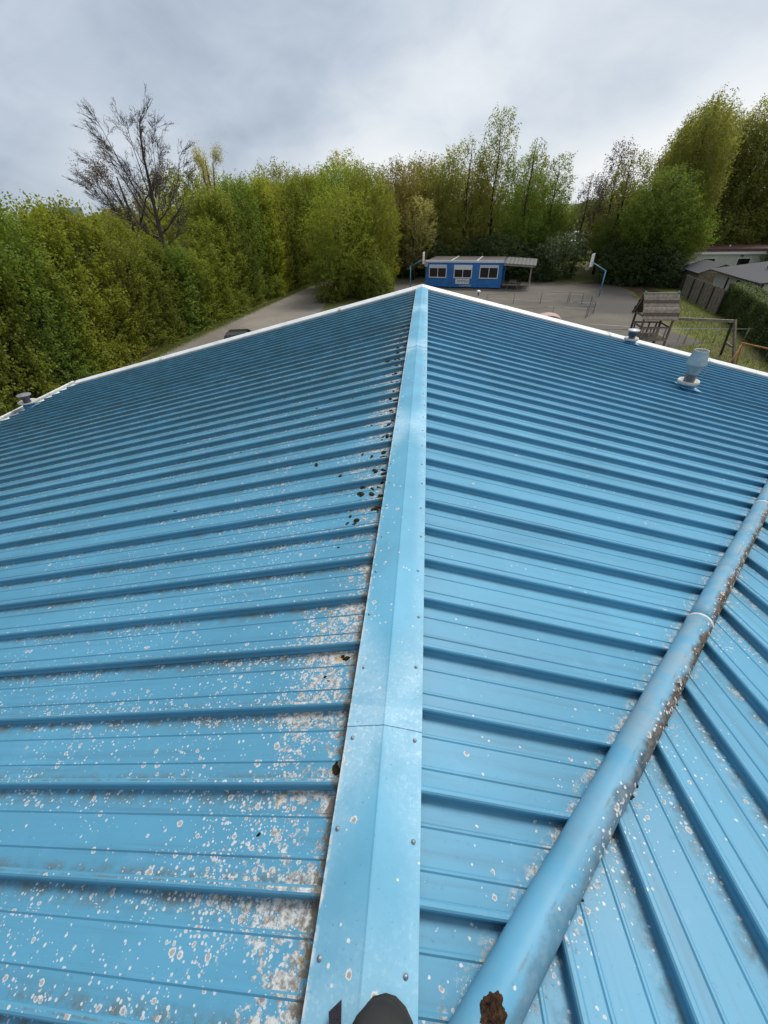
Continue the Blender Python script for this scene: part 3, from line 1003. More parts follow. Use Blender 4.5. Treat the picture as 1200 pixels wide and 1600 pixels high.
def crown_mesh(seed, inside, lo, hi, ntwig, per, tlen, spread, leaf, up=0.6, outw=0.8, cx=(0, 0), shell=0.55, droop=0.0):
    """twigs spread through the volume where inside(p) in 0..1 ; leaves strung along every twig"""
    rg = np.random.default_rng(seed)
    pts = np.empty((0, 3))
    lo, hi = np.array(lo, float), np.array(hi, float)
    while len(pts) < ntwig:
        q = lo + (hi - lo) * rg.random((ntwig * 3, 3))
        w = inside(q)                       # 0 outside, 0..1 depth inside, 1 in the core
        keep = (w > 0) & (rg.random(len(q)) < np.clip(1.0 - shell * w, 0.05, 1))
        pts = np.vstack([pts, q[keep]])
    pts = pts[:ntwig]
    axis = np.stack([np.full(len(pts), cx[0]), np.full(len(pts), cx[1]), pts[:, 2] * 0.85 + lo[2] * 0.15], 1)
    outd = unit(pts - axis + rg.normal(0, 0.05, pts.shape))
    td = unit(outd * outw + np.array([0, 0, up]) + rg.normal(0, 0.42, pts.shape))
    L = tlen * (0.6 + 0.8 * rg.random(len(pts)))
    s = rg.random((len(pts), per)) - 0.25
    cen = pts[:, None] + td[:, None] * (s * L[:, None])[..., None] + rg.normal(0, 1, (len(pts), per, 3)) * spread * np.array([1, 1, 0.6])
    cen[..., 2] -= droop * s * s
    cen = cen.reshape(-1, 3)
    n = len(cen)
    nrm = unit(rg.normal(0, 0.75, (n, 3)) + np.array([0, 0, 0.75]) + np.repeat(outd, per, 0) * 0.45)
    tn = np.repeat(td, per, 0) + rg.normal(0, 0.7, (n, 3))
    ln = leaf * (0.65 + 0.7 * rg.random(n))
    ok = cen[:, 2] > 0.02
    return leaves_mesh('crown', cen[ok], nrm[ok], tn[ok], ln[ok], ln[ok] * (0.48 + 0.2 * rg.random(ok.sum())))


def lumpy(seed, k=7):
    rg = np.random.default_rng(seed)
    dirs = unit(rg.normal(0, 1, (k, 3)))
    amp = rg.uniform(-0.34, 0.46, k)

    def f(d):
        return 1 + (np.clip(d @ dirs.T, 0, 1) ** 3 * amp).sum(1)
    return f


def ellipsoid(c, r, seed, power=2.0):
    c, r = np.array(c, float), np.array(r, float)
    lf = lumpy(seed)

    def f(p):
        q = (p - c) / r
        d = (np.abs(q) ** power).sum(1) ** (1 / power)
        lim = lf(unit(q))
        return np.clip((lim - d) / lim, 0, 1)
    return f


def union(*fs):
    def f(p):
        return np.max([g_(p) for g_ in fs], axis=0)
    return f


def limbs(seed, height, r0, nl, spread, z0=0.25, z1=0.8, lean=(0, 0), sides=7, up=0.9):
    rr = random.Random(seed)
    mb = MB()
    tr, ra = [], []
    for i in range(9):
        t = i / 8
        tr.append((lean[0] * t * height + 0.10 * math.sin(i * 1.3 + seed), lean[1] * t * height + 0.10 * math.cos(i * 1.7 + seed), t * height))
        ra.append(r0 * (1.25 if i == 0 else 1) * (1 - 0.86 * t) + 0.008)
    mb.tube(tr, ra, sides)
    for j in range(nl):
        t = z0 + (z1 - z0) * (j + rr.random() * 0.7) / nl
        i = min(7, int(t * 8))
        a, b2 = Vector(tr[i]), Vector(tr[i + 1])
        p = a.lerp(b2, t * 8 - i)
        az = j * 2.4 + rr.uniform(-0.4, 0.4)
        ln = spread * (1.15 - 0.7 * t) * rr.uniform(0.75, 1.1)
        d = Vector((math.cos(az), math.sin(az), up * rr.uniform(0.6, 1.3))).normalized()
        pts, rad = [p], [r0 * (1 - 0.86 * t) * 0.55]
        for s_ in range(1, 6):
            d = (d + Vector((rr.gauss(0, 0.14), rr.gauss(0, 0.14), 0.08 + rr.gauss(0, 0.10)))).normalized()
            p = p + d * ln / 5
            pts.append(p); rad.append(rad[0] * (1 - s_ / 5.3) + 0.004)
        mb.tube(pts, rad, 5)
        for q in range(3):
            i2 = rr.randint(2, 4)
            d2 = (d + Vector((rr.gauss(0, 0.6), rr.gauss(0, 0.6), rr.gauss(0.2, 0.3)))).normalized()
            p2 = pts[i2]
            mb.tube([p2, p2 + d2 * ln * 0.22, p2 + d2 * ln * 0.42 + Vector((0, 0, 0.1))], [rad[i2] * 0.6, rad[i2] * 0.35, 0.004], 4)
    return mb.mesh('trunk')


def tree(name, label, cat, trunk_me, crown_me, lmat, loc, rz=0.0, sc=(1, 1, 1), group=None, bark=None, tilt=(0, 0)):
    t = thing(name, label, cat, (loc[0], loc[1], 0), rz, group)
    t.rotation_euler = (tilt[0], tilt[1], rz)
    t.scale = sc
    for nm, me, mt in (('trunk', trunk_me, bark or M_bark), ('crown', crown_me, lmat)):
        if me is None:
            continue
        o = bpy.data.objects.new(nm, me)
        COL.objects.link(o)
        if not len(me.materials):
            me.materials.append(mt)
        o.parent = t
        if me.materials[0] is not mt:
            o.material_slots[0].link = 'OBJECT'
            o.material_slots[0].material = mt
    return t


# ---- meshes of each kind
def column(seed):
    lf = lumpy(seed, 9)

    def f(p):
        q = np.stack([p[:, 0] / 1.75, p[:, 1] / 1.9, np.maximum(p[:, 2] - 5.2, 0) / 2.1], 1)
        d = (np.abs(q) ** 3).sum(1) ** (1 / 3)
        side = 1 + 0.08 * np.sin(p[:, 2] * 1.7 + seed + p[:, 1]) + 0.09 * np.sin(p[:, 1] * 2.9 + p[:, 2] * 0.8 + seed * 2) + 0.08 * np.sin(p[:, 1] * 6 - p[:, 2] * 3.1)
        lim = 0.86 * side * (0.8 + 0.2 * lf(unit(p - np.array([0, 0, 3.5]))))
        return np.clip((lim - d) / lim * 1.5, 0, 1)
    return f


hedge_cr = [crown_mesh(20 + s, column(s), (-2.4, -2.5, 0.0), (2.4, 2.5, 7.9), 1700, 18, 0.85, 0.085, (0.056, 0.064, 0.074)[s], 0.75, 0.9, shell=0.90) for s in range(3)]
hedge_tr = [limbs(30 + s, 6.6, 0.13, 12, 2.0, 0.15, 0.9) for s in range(3)]
round_cr = [crown_mesh(40 + s, union(ellipsoid((0, 0, 6.0), (3.0, 3.0, 3.9), s), ellipsoid((0.7, -0.5, 3.0), (2.6, 2.6, 2.6), s + 9)),
                       (-4.2, -4.2, 0.3), (4.2, 4.2, 11), 1600, 17, 1.15, 0.12, 0.085, 0.6, 0.85, shell=0.78) for s in range(3)]
round_tr = [limbs(50 + s, 9.0, 0.19, 14, 3.2, 0.12, 0.85) for s in range(3)]
tall_cr = [crown_mesh(60 + s, union(ellipsoid((0, 0, 8.6), (2.1, 2.1, 5.6), s + 3), ellipsoid((0.4, 0.3, 5.0), (2.2, 2.2, 3.0), s + 5)),
                      (-3.4, -3.4, 2.0), (3.4, 3.4, 15.2), 700, 13, 0.9, 0.14, 0.10, 1.1, 0.55, shell=0.3) for s in range(3)]
tall_tr = [limbs(70 + s, 14.2, 0.17, 22, 2.9, 0.16, 0.95, up=1.6) for s in range(3)]
wil_cr = [crown_mesh(80 + s, union(ellipsoid((0, 0, 7.6), (3.3, 3.0, 5.6), s + 21), ellipsoid((0.2, 0, 3.6), (3.2, 2.8, 3.2), s + 31)),
                     (-4.6, -4.4, 0.4), (4.6, 4.4, 14.2), 3600, 14, 1.15, 0.10, 0.085, 1.35, 0.55, shell=0.6) for s in range(2)]
wil_tr = [limbs(90 + s, 12.4, 0.24, 22, 4.2, 0.10, 0.9, up=1.5) for s in range(2)]
ever_cr = [crown_mesh(100 + s, ellipsoid((0, 0, 1.7), (2.3, 2.0, 2.3), s + 41, 2.6), (-3.2, -3.2, 0.0), (3.2, 3.2, 4.6), 800, 15, 0.45, 0.13, 0.085, 0.4, 0.9, shell=0.93) for s in range(2)]
ever_tr = [limbs(110 + s, 3.2, 0.09, 9, 1.8, 0.05, 0.85) for s in range(2)]

# ---- the leafy wall left of the road
rv = random.Random(21)
edge = [(-18.9, -4), (-18.9, 12), (-19.0, 25.4), (-18.6, 30.3), (-17.4, 40.5), (-15.2, 57.4), (-12.6, 70)]


def edge_x(y):
    for (x0, y0), (x1, y1) in zip(edge, edge[1:]):
        if y0 <= y <= y1:
            return x0 + (x1 - x0) * (y - y0) / (y1 - y0)
    return edge[-1][0]


y = 4.0
i = 0
while y < 66:
    h = 0.98 + 0.012 * max(0, y - 24) + rv.uniform(-0.07, 0.08)
    h *= np.interp(y, [4, 19, 24, 28, 30.5, 34.5, 37, 40, 46, 60], [1.22, 1.16, 1.03, 0.88, 0.72, 0.66, 0.76, 0.92, 0.99, 0.96])
    tree('hedge_tree', 'leafy tree in the tall clipped green hedge along the left of the road', 'tree', hedge_tr[i % 3], hedge_cr[i % 3], (L_hedge, L_maple, L_hedge, L_green, L_maple)[(i * 3) % 5],
         (edge_x(y) - 0.35 + rv.uniform(-0.15, 0.15), y), rv.choice([0, math.pi]) + rv.uniform(-0.15, 0.15), (1, 1.0, h), 'trees of the clipped hedge by the road')
    y += 2.55 + rv.uniform(-0.2, 0.2)
    i += 1
# a second row behind shows over its top
back = [(-24.0, 12, 0.86), (-23.2, 19.5, 0.92), (-24.8, 26, 0.64), (-23.6, 40.5, 0.90), (-22.4, 45, 0.93), (-21.4, 50.5, 0.95), (-20.4, 56, 1.0), (-18.4, 62, 1.04)]
ORD = ['first', 'second', 'third', 'fourth', 'fifth', 'sixth', 'seventh', 'eighth', 'ninth', 'tenth', 'eleventh']
for j, (x, y, h) in enumerate(back):
    tree('round_tree', ORD[j] + ' yellow-green tree from the left picture edge rising behind the clipped hedge', 'tree', round_tr[j % 3], round_cr[j % 3], L_maple, (x, y), rv.uniform(0, 6.28), (h, h, h), 'trees behind the clipped hedge')

# ---- clump between road and court
tree('round_tree', 'big bushy yellow-green tree overhanging the road bend', 'tree', round_tr[0], round_cr[0], L_maple, (-8.2, 46.5), 0.6, (0.95, 0.95, 0.94))
tree('round_tree', 'bushy green tree on the right of the road clump, beside the court corner', 'tree', round_tr[1], round_cr[1], L_maple, (-5.6, 50.5), 2.6, (0.85, 0.85, 0.93))
tree('round_tree', 'dense green tree filling the back of the road clump', 'tree', round_tr[2], round_cr[2], L_green, (-9.0, 53.0), 4.1, (0.95, 0.95, 1.0))
tree('hedge_shrub', 'clipped dark foot of the road clump facing the road', 'shrub', ever_tr[0], ever_cr[0], L_hedge, (-9.0, 44.5), 1.0, (0.85, 0.8, 0.95))
tree('hedge_shrub', 'low shrub at the foot of the road clump nearest the court', 'shrub', ever_tr[1], ever_cr[1], L_hedge, (-5.4, 45.6), 2.0, (0.8, 0.8, 0.8))
tree('bronze_tree', 'bronze-leaved tree between the road clump and the blue cabin', 'tree', round_tr[1], round_cr[1], L_brown, (-3.4, 60.0), 1.2, (0.9, 0.9, 1.02))
tree('blossom_tree', 'pale blossoming tree left of the blue cabin', 'tree', tall_tr[0], tall_cr[0], L_pale, (-1.6, 57.6), 0.4, (0.72, 0.72, 0.58))
tree('bare_crowned_tree', 'pale thin tree above the hedge behind the road clump', 'tree', tall_tr[1], tall_cr[1], L_pale, (-12.0, 70.0), 2.2, (1.2, 1.2, 0.86))

# ---- trees behind the cabin and the court
specs = [
    ('olive_tree', 'olive tree directly behind the left end of the cabin', 1, L_olive, (1.2, 63.0), 1.05, 'round'),
    ('bronze_tree', 'bronze tree behind the cabin, between olive neighbours', 2, L_brown, (-0.6, 67.5), 1.1, 'round'),
    ('birch_tree', 'tall thin tree with open crown, left of the pair over the cabin', 0, L_olive, (4.6, 62.0), 0.98, 'tall'),
    ('birch_tree', 'tallest thin open-crowned tree rising over the cabin', 1, L_olive, (7.7, 62.2), 1.06, 'tall'),
    ('birch_tree', 'thin leaning tree behind the tall pair over the cabin', 2, L_brown, (6.4, 65.0), 0.92, 'tall'),
    ('green_tree', 'bright green tree behind the porch right of the cabin', 0, L_green, (11.2, 59.5), 0.90, 'tall2'),
    ('green_tree', 'bright green tree at the back of the court, left of the gap', 1, L_green, (14.2, 60.0), 0.82, 'tall2'),
    ('birch_tree', 'thin crown above the green trees at the back of the court', 2, L_olive, (12.2, 64.5), 0.96, 'tall'),
    ('birch_tree', 'sparse young tree standing in the gap with white caravans behind', 0, L_bud, (18.6, 62.0), 0.72, 'tall'),
    ('birch_tree', 'sparse brown tree at the right of the gap behind the court', 1, L_bud, (20.8, 60.5), 0.84, 'tall'),
    ('olive_tree', 'olive tree rising behind the big green tree at the court corner', 0, L_olive, (20.4, 56.0), 0.88, 'tall2'),
]
for nm, lab, v, lm, (x, y), sc_, kd in specs:
    trm, crm = (round_tr[v], round_cr[v]) if kd == 'round' else (tall_tr[v], tall_cr[v])
    sc_ *= 0.95 if kd != 'round' else 1
    s3 = (sc_, sc_, sc_) if kd != 'tall2' else (sc_ * 1.1, sc_ * 1.1, sc_ * 0.95)
    tree(nm, lab, 'tree', trm, crm, lm, (x, y), rv.uniform(0, 6.28), s3, bark=M_barkd)
    if kd == 'tall2':
        tree('understorey_tree', lab.replace('bright green tree', 'bushy undergrowth tree').replace('olive tree', 'bushy undergrowth tree').replace('rising ', ''), 'tree',
             round_tr[v], round_cr[v], L_green, (x + 0.8, y + 1.0), rv.uniform(0, 6.28), (0.72, 0.72, 0.66), bark=M_barkd)
fill = [('bronze_tree', 'bronze tree rising behind the pale blossoming one', 0, L_brown, (-5.6, 66.0), 1.02), ('olive_tree', 'olive tree deep behind the middle of the cabin', 2, L_olive, (4.0, 69.5), 1.0),
        ('olive_tree', 'olive tree deep behind the right end of the cabin', 0, L_olive, (9.4, 68.5), 0.98), ('green_tree', 'green tree deep behind the porch', 1, L_green, (13.6, 68.0), 0.92),
        ('olive_tree', 'olive tree behind the road clump', 1, L_maple, (-10.5, 62.5), 1.05),
        ('green_tree', 'green tree behind the court corner, right of the gap', 0, L_green, (24.0, 66.0), 0.95), ('green_tree', 'green tree at the right edge behind the garage', 2, L_green, (34.5, 66.0), 1.0),
        ('green_tree', 'round green tree far right beyond the bungalow', 0, L_green, (44.0, 60.0), 1.0), ('green_tree', 'round green tree farthest right beyond the cream house', 1, L_green, (46.0, 50.0), 0.9)]
for nm, lab, v, lm, (x, y), sc_ in fill:
    tree(nm, lab, 'tree', round_tr[v], round_cr[v], lm, (x, y), rv.uniform(0, 6.28), (sc_ * 1.1, sc_ * 1.1, sc_), bark=M_barkd)
# far-off wood that reads as one mass
rg = np.random.default_rng(77)
n = 42000
az = np.radians(rg.uniform(-62, 58, n))
rad_ = rg.uniform(118, 150, n)
top = 6.6 + 1.6 * np.sin(az * 31) * np.sin(az * 13 + 1) + 1.1 * np.sin(az * 71)
cen = np.stack([rad_ * np.sin(az), rad_ * np.cos(az), np.clip(top * np.sqrt(rg.random(n)) + rg.normal(0, 0.3, n), 0.3, None)], 1)
tag(obj('far_wood', leaves_mesh('far_wood', cen, rg.normal(0, 1, (n, 3)) + np.array([0, -0.6, 0.5]), rg.normal(0, 1, (n, 3)), rg.uniform(0.3, 0.6, n), rg.uniform(0.2, 0.4, n)), L_green),
    'hazy line of woodland along the horizon', 'wood', kind='stuff')
# dark evergreen shrubs at the foot of that wood
ev = sorted([(9.8, 57.6), (12.6, 57.4), (15.4, 56.8), (21.2, 54.0), (22.0, 52.4), (24.4, 51.2), (-2.6, 61.5), (0.6, 61.0), (3.6, 60.6), (6.6, 59.6)])
for j, (x, y) in enumerate(ev):
    tree('evergreen_shrub', ORD[j] + ' from the left of the dark evergreen shrubs behind cabin and court', 'shrub', ever_tr[j % 2], ever_cr[j % 2], L_dark, (x, y), rv.uniform(0, 6.28),
         (0.95, 0.95, rv.uniform(0.75, 1.05)), 'dark shrubs behind the court')

# ---- big trees on the right
tree('maple_tree', 'broad fresh green tree right of the basketball hoop', 'tree', round_tr[2], round_cr[2], L_green, (22.4, 52.0), 2.4, (0.95, 0.95, 0.90))
tree('maple_tree', 'green bushy tree between the hoop and the wooden fence', 'tree', round_tr[0], round_cr[0], L_green, (24.6, 53.0), 2.4, (0.92, 0.92, 0.80))
tree('willow_tree', 'olive feathery tree between the green tree and the tallest one on the right', 'tree', wil_tr[1], wil_cr[1], L_olive, (28.0, 59.5), 4.0, (1.0, 1.0, 1.05))
tree('willow_tree', 'tallest olive feathery tree at the right edge', 'tree', wil_tr[0], wil_cr[0], L_olive, (31.0, 63.0), 0.2, (1.35, 1.35, 1.10))
tree('willow_tree', 'olive feathery tree left of the tallest one at the right edge', 'tree', wil_tr[1], wil_cr[1], L_olive, (26.3, 55.6), 1.9, (1.0, 1.0, 1.04))
tree('willow_tree', 'olive feathery tree farthest back at the right picture edge', 'tree', wil_tr[0], wil_cr[0], L_olive, (38.5, 65.0), 3.5, (1.15, 1.15, 1.12))
tree('willow_tree', 'broad olive feathery tree filling the right picture edge above the bungalow roof', 'tree', wil_tr[1], wil_cr[1], L_olive, (35.6, 63.0), 2.9, (1.3, 1.3, 1.12))
tree('maple_tree', 'dark green tree behind the white bungalow', 'tree', round_tr[1], round_cr[1], L_green, (42.0, 66.0), 5.0, (1.0, 1.0, 0.8), bark=M_barkd)
tree('evergreen_shrub', 'dark conifer-like shrub at the right end of the white bungalow', 'shrub', ever_tr[0], ever_cr[0], L_dark, (37.4, 53.4), 0.5, (0.8, 0.8, 0.8))

# ---- large bare tree standing out of the hedge on the left
def bare_tree(seed, main, gens, twig_r=0.006, side=2):
    rr = random.Random(seed)
    mb = MB()
    tips = []

    def grow(p, d, ln, r_, g_):
        pts, rad = [p], [r_]
        n = 5 if g_ > 1 else 4
        out_ = Vector((p.x * 0.10, p.y * 0.10, 0.10))
        for s_ in range(n):
            d = (d + out_ * 0.5 + Vector((rr.gauss(0, 0.12), rr.gauss(0, 0.12), rr.gauss(0.02, 0.10)))).normalized()
            p = p + d * ln / n
            pts.append(p)
            rad.append(max(twig_r * 0.7, r_ * (1 - 0.62 * (s_ + 1) / n)))
        mb.tube(pts, rad, 6 if g_ > 2 else 4, cap=False)
        tips.append(pts[-1])
        if g_ == 0:
            return
        for c_ in range(rr.randint(3, 4)):
            i_ = rr.randint(1, n)
            dd = (d * 0.85 + Vector((rr.gauss(0, 0.55), rr.gauss(0, 0.55), rr.gauss(0.12, 0.38)))).normalized()
            grow(pts[i_], dd, ln * rr.uniform(0.45, 0.70), max(twig_r, rad[i_] * 0.62), g_ - 1)

    for pts, rad, g_ in main:
        pts = [Vector(p) for p in pts]
        mb.tube(pts, rad, 8)
        for i_ in range(1, len(pts)):
            if g_ < 0:
                continue
            for c_ in range(side if i_ < len(pts) - 1 else 3):
                seg = (pts[i_] - pts[i_ - 1]).normalized()
                dd = (seg + Vector((rr.gauss(0, 0.55), rr.gauss(0, 0.55), rr.gauss(0.05, 0.3)))).normalized()
                grow(pts[i_].lerp(pts[i_ - 1], rr.random() * 0.5), dd, rr.uniform(0.7, 1.15), max(0.014, rad[i_] * 0.5), g_)
    return mb, tips


main = [([(0, 0, 0), (0.0, 0, 3), (0.03, 0, 5.2), (0.08, 0, 6.6), (0.15, 0.05, 7.8), (0.30, 0.05, 9.0), (0.42, 0, 10.2), (0.62, 0, 11.3), (0.85, 0, 12.0)],
         [0.25, 0.21, 0.18, 0.145, 0.11, 0.08, 0.055, 0.035, 0.02], -1),
        ([(0.30, 0.05, 9.0), (0.42, 0, 10.2), (0.62, 0, 11.3), (0.85, 0, 12.0)], [0.09, 0.07, 0.05, 0.03], 3)]
rl = random.Random(14)
for z0, (ex, ey, ez_), r0 in [(5.7, (-3.3, 0.6, 9.9), 0.12), (5.9, (-3.2, -0.8, 8.7), 0.09), (6.4, (-2.3, 0.7, 11.2), 0.11), (7.0, (-1.4, -0.7, 11.9), 0.09), (7.6, (-0.5, 0.9, 12.1), 0.08),
                              (6.2, (3.0, -0.4, 9.0), 0.11), (6.9, (2.4, 0.7, 10.0), 0.09), (7.9, (1.6, -0.6, 11.2), 0.07), (5.5, (2.0, -0.9, 6.6), 0.06), (8.2, (-1.6, 0.2, 10.6), 0.06), (6.1, (-2.2, -1.0, 7.9), 0.06), (7.2, (0.8, 1.4, 10.6), 0.06)]:
    x0 = float(np.interp(z0, [0, 5.2, 6.6, 7.8, 9.0], [0, 0.03, 0.08, 0.15, 0.30]))
    pts = []
    for q in range(6):
        t = q / 5
        f = t ** 1.18                                  # leaves the trunk steeply outward, then turns up
        pts.append((x0 + (ex - x0) * (1 - (1 - t) ** 1.35) + rl.gauss(0, 0.06) * (q > 0), ey * t + rl.gauss(0, 0.06) * (q > 0), z0 + (ez_ - z0) * f))
    main.append((pts, [0.55 * r0 * (1 - 0.78 * q / 5) for q in range(6)], 3))
mb, tips = bare_tree(4, main, 3, 0.0078, 2)
bt = thing('bare_tree', 'large leafless tree spreading dark branches above the hedge on the left', 'tree', (-18.75, 33.0, 0))
mb.build('trunk', M_bark, bt)


def bud_mesh(tips, seed, n, spread, size):
    rg = np.random.default_rng(seed)
    tp = np.array([tuple(t) for t in tips])
    idx = rg.integers(0, len(tp), n)
    cen = tp[idx] + rg.normal(0, spread, (n, 3))
    return leaves_mesh('bud_cluster', cen, rg.normal(0, 1, (n, 3)), rg.normal(0, 1, (n, 3)), size * (0.6 + 0.8 * rg.random(n)), size * 0.5 * np.ones(n))


obj('buds', bud_mesh(tips, 3, 5000, 0.12, 0.022), L_bud, bt)

main2 = [
    ([(0, 0, 0), (0.1, 0, 3), (0.0, 0, 5.2), (0.2, 0, 7.0), (0.1, 0, 8.6)], [0.16, 0.13, 0.11, 0.08, 0.04], -1),
    ([(0.0, 0, 4.6), (-0.6, 0.3, 6.0), (-1.2, 0.4, 7.3), (-1.7, 0.4, 8.4)], [0.08, 0.06, 0.045, 0.025], 2),
    ([(0.0, 0, 5.2), (0.8, 0.3, 6.4), (1.5, 0.2, 7.4), (2.3, 0.3, 8.2)], [0.08, 0.06, 0.045, 0.025], 2),
    ([(0.1, 0, 6.0), (0.1, -0.4, 7.3), (-0.2, -0.6, 8.4)], [0.06, 0.045, 0.025], 2),
]
mb, tips = bare_tree(9, main2, 2)
b2t = thing('budding_tree', 'brown budding tree behind the large leafless one', 'tree', (-23.2, 37.0, 0))
b2t.scale = (1.15, 1.15, 1.12)
mb.build('trunk', M_barkd, b2t)
obj('crown', bud_mesh(tips, 5, 5500, 0.16, 0.045), L_bud, b2t)
b3 = thing('budding_tree', 'pale twiggy tree over the hedge right of the large leafless one', 'tree', (-20.6, 47.5, 0), 2.0)
b3.scale = (1.0, 1.0, 1.30)
for ch in list(b2t.children):
    c_ = ch.copy(); COL.objects.link(c_); c_.parent = b3
    if ch.name.startswith('crown'):
        c_.material_slots[0].link = 'OBJECT'
        c_.material_slots[0].material = L_pale

# ---- ragged grass along the foot of the hedge and round the play area
M_grass = leaf_mat('grass_blades', (0.075, 0.095, 0.022), (0.105, 0.115, 0.030), (0.055, 0.075, 0.016), 0.2)


def grass(name, label, pts):
    rg = np.random.default_rng(7)
    p = np.array(pts)
    n = len(p)
    nr = rg.normal(0, 1, (n, 3)); nr[:, 2] *= 0.3
    tn = rg.normal(0, 0.35, (n, 3)); tn[:, 2] += 1.0
    ln = 0.045 + 0.06 * rg.random(n)
    p[:, 2] = ln * 0.7
    o = obj(name, leaves_mesh(name, p, nr, tn, ln, np.full(n, 0.010)), M_grass)
    return tag(o, label, 'grass', kind='stuff')


rg = np.random.default_rng(2)
pts = []
for q in range(30000):
    yy = rg.uniform(6, 60)
    w = abs(rg.normal(0, 0.45))
    pts.append((edge_x(yy) + 1.45 + w * 0.8, yy, 0))
for q in range(45000):
    xx, yy = rg.uniform(13, 24), rg.uniform(16, 45)
    lim = 17.6 + 0.12 * (yy - 28) if yy > 28 else 13.5 + (yy - 20) * 0.2
    if xx > lim + rg.normal(0, 0.25):
        pts.append((xx, yy, 0))
grass('grass', 'short grass by the hedge and round the play area', pts)

# ================================================================== yard objects
M_cab = pmat('cabin_blue_paint', (0.022, 0.175, 0.48), 0.45, 0.10, 2.5, dirt=(0.03, 0.07, 0.16), dirt_amt=0.5)
M_cabfas = pmat('cabin_white_fascia', (0.66, 0.69, 0.72), 0.5, 0.08, 4)
M_bitumen = pmat('brown_bitumen_roof', (0.105, 0.082, 0.072), 0.9, 0.25, 3)
M_frame = pmat('white_window_frame', (0.72, 0.73, 0.73), 0.4, 0.05, 6)
M_shut = pmat('roller_shutter_box', (0.55, 0.60, 0.64), 0.45, 0.08, 6)
M_glass = pmat('dark_window_glass', (0.012, 0.012, 0.012), 0.06, 0.2, 3, spec=0.6)
M_signw = pmat('sign_white', (0.78, 0.80, 0.80), 0.5, 0.03, 6)
M_ink = pmat('sign_ink', (0.05, 0.055, 0.06), 0.6, 0.1, 8)
M_wood = pmat('weathered_wood', (0.20, 0.160, 0.122), 0.85, 0.35, 7, bump=0.5, bscale=30, dirt=(0.07, 0.06, 0.045), dirt_amt=0.5)
M_woodl = pmat('weathered_wood_light', (0.27, 0.235, 0.19), 0.85, 0.3, 7, bump=0.5, bscale=30, dirt=(0.10, 0.085, 0.06), dirt_amt=0.5)
M_woodd = pmat('dark_wood', (0.060, 0.046, 0.034), 0.85, 0.35, 7, bump=0.5, bscale=30)
M_greycorr = pmat('grey_corrugated_sheet', (0.085, 0.083, 0.083), 0.6, 0.15, 4)
M_conc = pmat('concrete', (0.46, 0.45, 0.42), 0.9, 0.15, 9)
M_polebl = pmat('blue_pole_paint', (0.10, 0.30, 0.46), 0.45, 0.12, 8)
M_backb = pmat('backboard_white', (0.72, 0.72, 0.70), 0.5, 0.06, 6)
M_red = pmat('red_paint', (0.50, 0.085, 0.035), 0.5, 0.15, 8)
M_net = pmat('net_cord', (0.55, 0.55, 0.53), 0.8, 0.1, 9)
M_steelrail = pmat('grey_steel_rail', (0.12, 0.122, 0.122), 0.5, 0.15, 9, metal=0.3)
M_greenp = pmat('green_plastic', (0.06, 0.42, 0.19), 0.4, 0.08, 9)
M_orange = pmat('orange_brown_frame', (0.36, 0.15, 0.045), 0.6, 0.25, 8, dirt=(0.17, 0.09, 0.05))
M_pink = pmat('faded_pink', (0.46, 0.29, 0.26), 0.5, 0.12, 5)
M_pblue = pmat('play_blue', (0.03, 0.07, 0.20), 0.5, 0.12, 5)
M_cream = pmat('cream_render', (0.56, 0.55, 0.47), 0.85, 0.06, 3, dirt=(0.36, 0.35, 0.28), dirt_amt=0.4)
M_brickw = pmat('white_brick', (0.52, 0.52, 0.46), 0.85, 0.12, 8)
M_shing = pmat('dark_shingle', (0.050, 0.052, 0.058), 0.85, 0.3, 9, bump=0.5, bscale=20)
M_redroof = pmat('red_brown_roof', (0.115, 0.058, 0.048), 0.85, 0.25, 4)
M_carp = pmat('car_dark_paint', (0.016, 0.018, 0.020), 0.25, 0.1, 3, metal=0.3)
M_tyre = pmat('tyre_rubber', (0.012, 0.012, 0.012), 0.85, 0.1, 20)
M_rim = pmat('wheel_rim', (0.35, 0.36, 0.37), 0.35, 0.1, 20, metal=0.8)
M_lamp = pmat('lamp_glass_white', (0.75, 0.76, 0.76), 0.3, 0.03, 9)
M_caravan = pmat('caravan_white', (0.72, 0.73, 0.73), 0.4, 0.04, 2)
M_tail = pmat('red_lens', (0.35, 0.01, 0.01), 0.2, 0.1, 9)
M_farblue = pmat('far_blue_roof', (0.075, 0.12, 0.16), 0.5, 0.1, 2)


def text_mesh(body, size, name='lettering'):
    cu_ = bpy.data.curves.new('t', 'FONT')
    cu_.body = body
    cu_.size = size
    cu_.align_x = 'CENTER'
    cu_.align_y = 'CENTER'
    cu_.extrude = 0.004
    to = bpy.data.objects.new('t', cu_)
    COL.objects.link(to)
    bpy.context.view_layer.update()
    me = bpy.data.meshes.new_from_object(to.evaluated_get(bpy.context.evaluated_depsgraph_get()))
    me.name = name
    bpy.data.objects.remove(to)
    bpy.data.curves.remove(cu_)
    return me


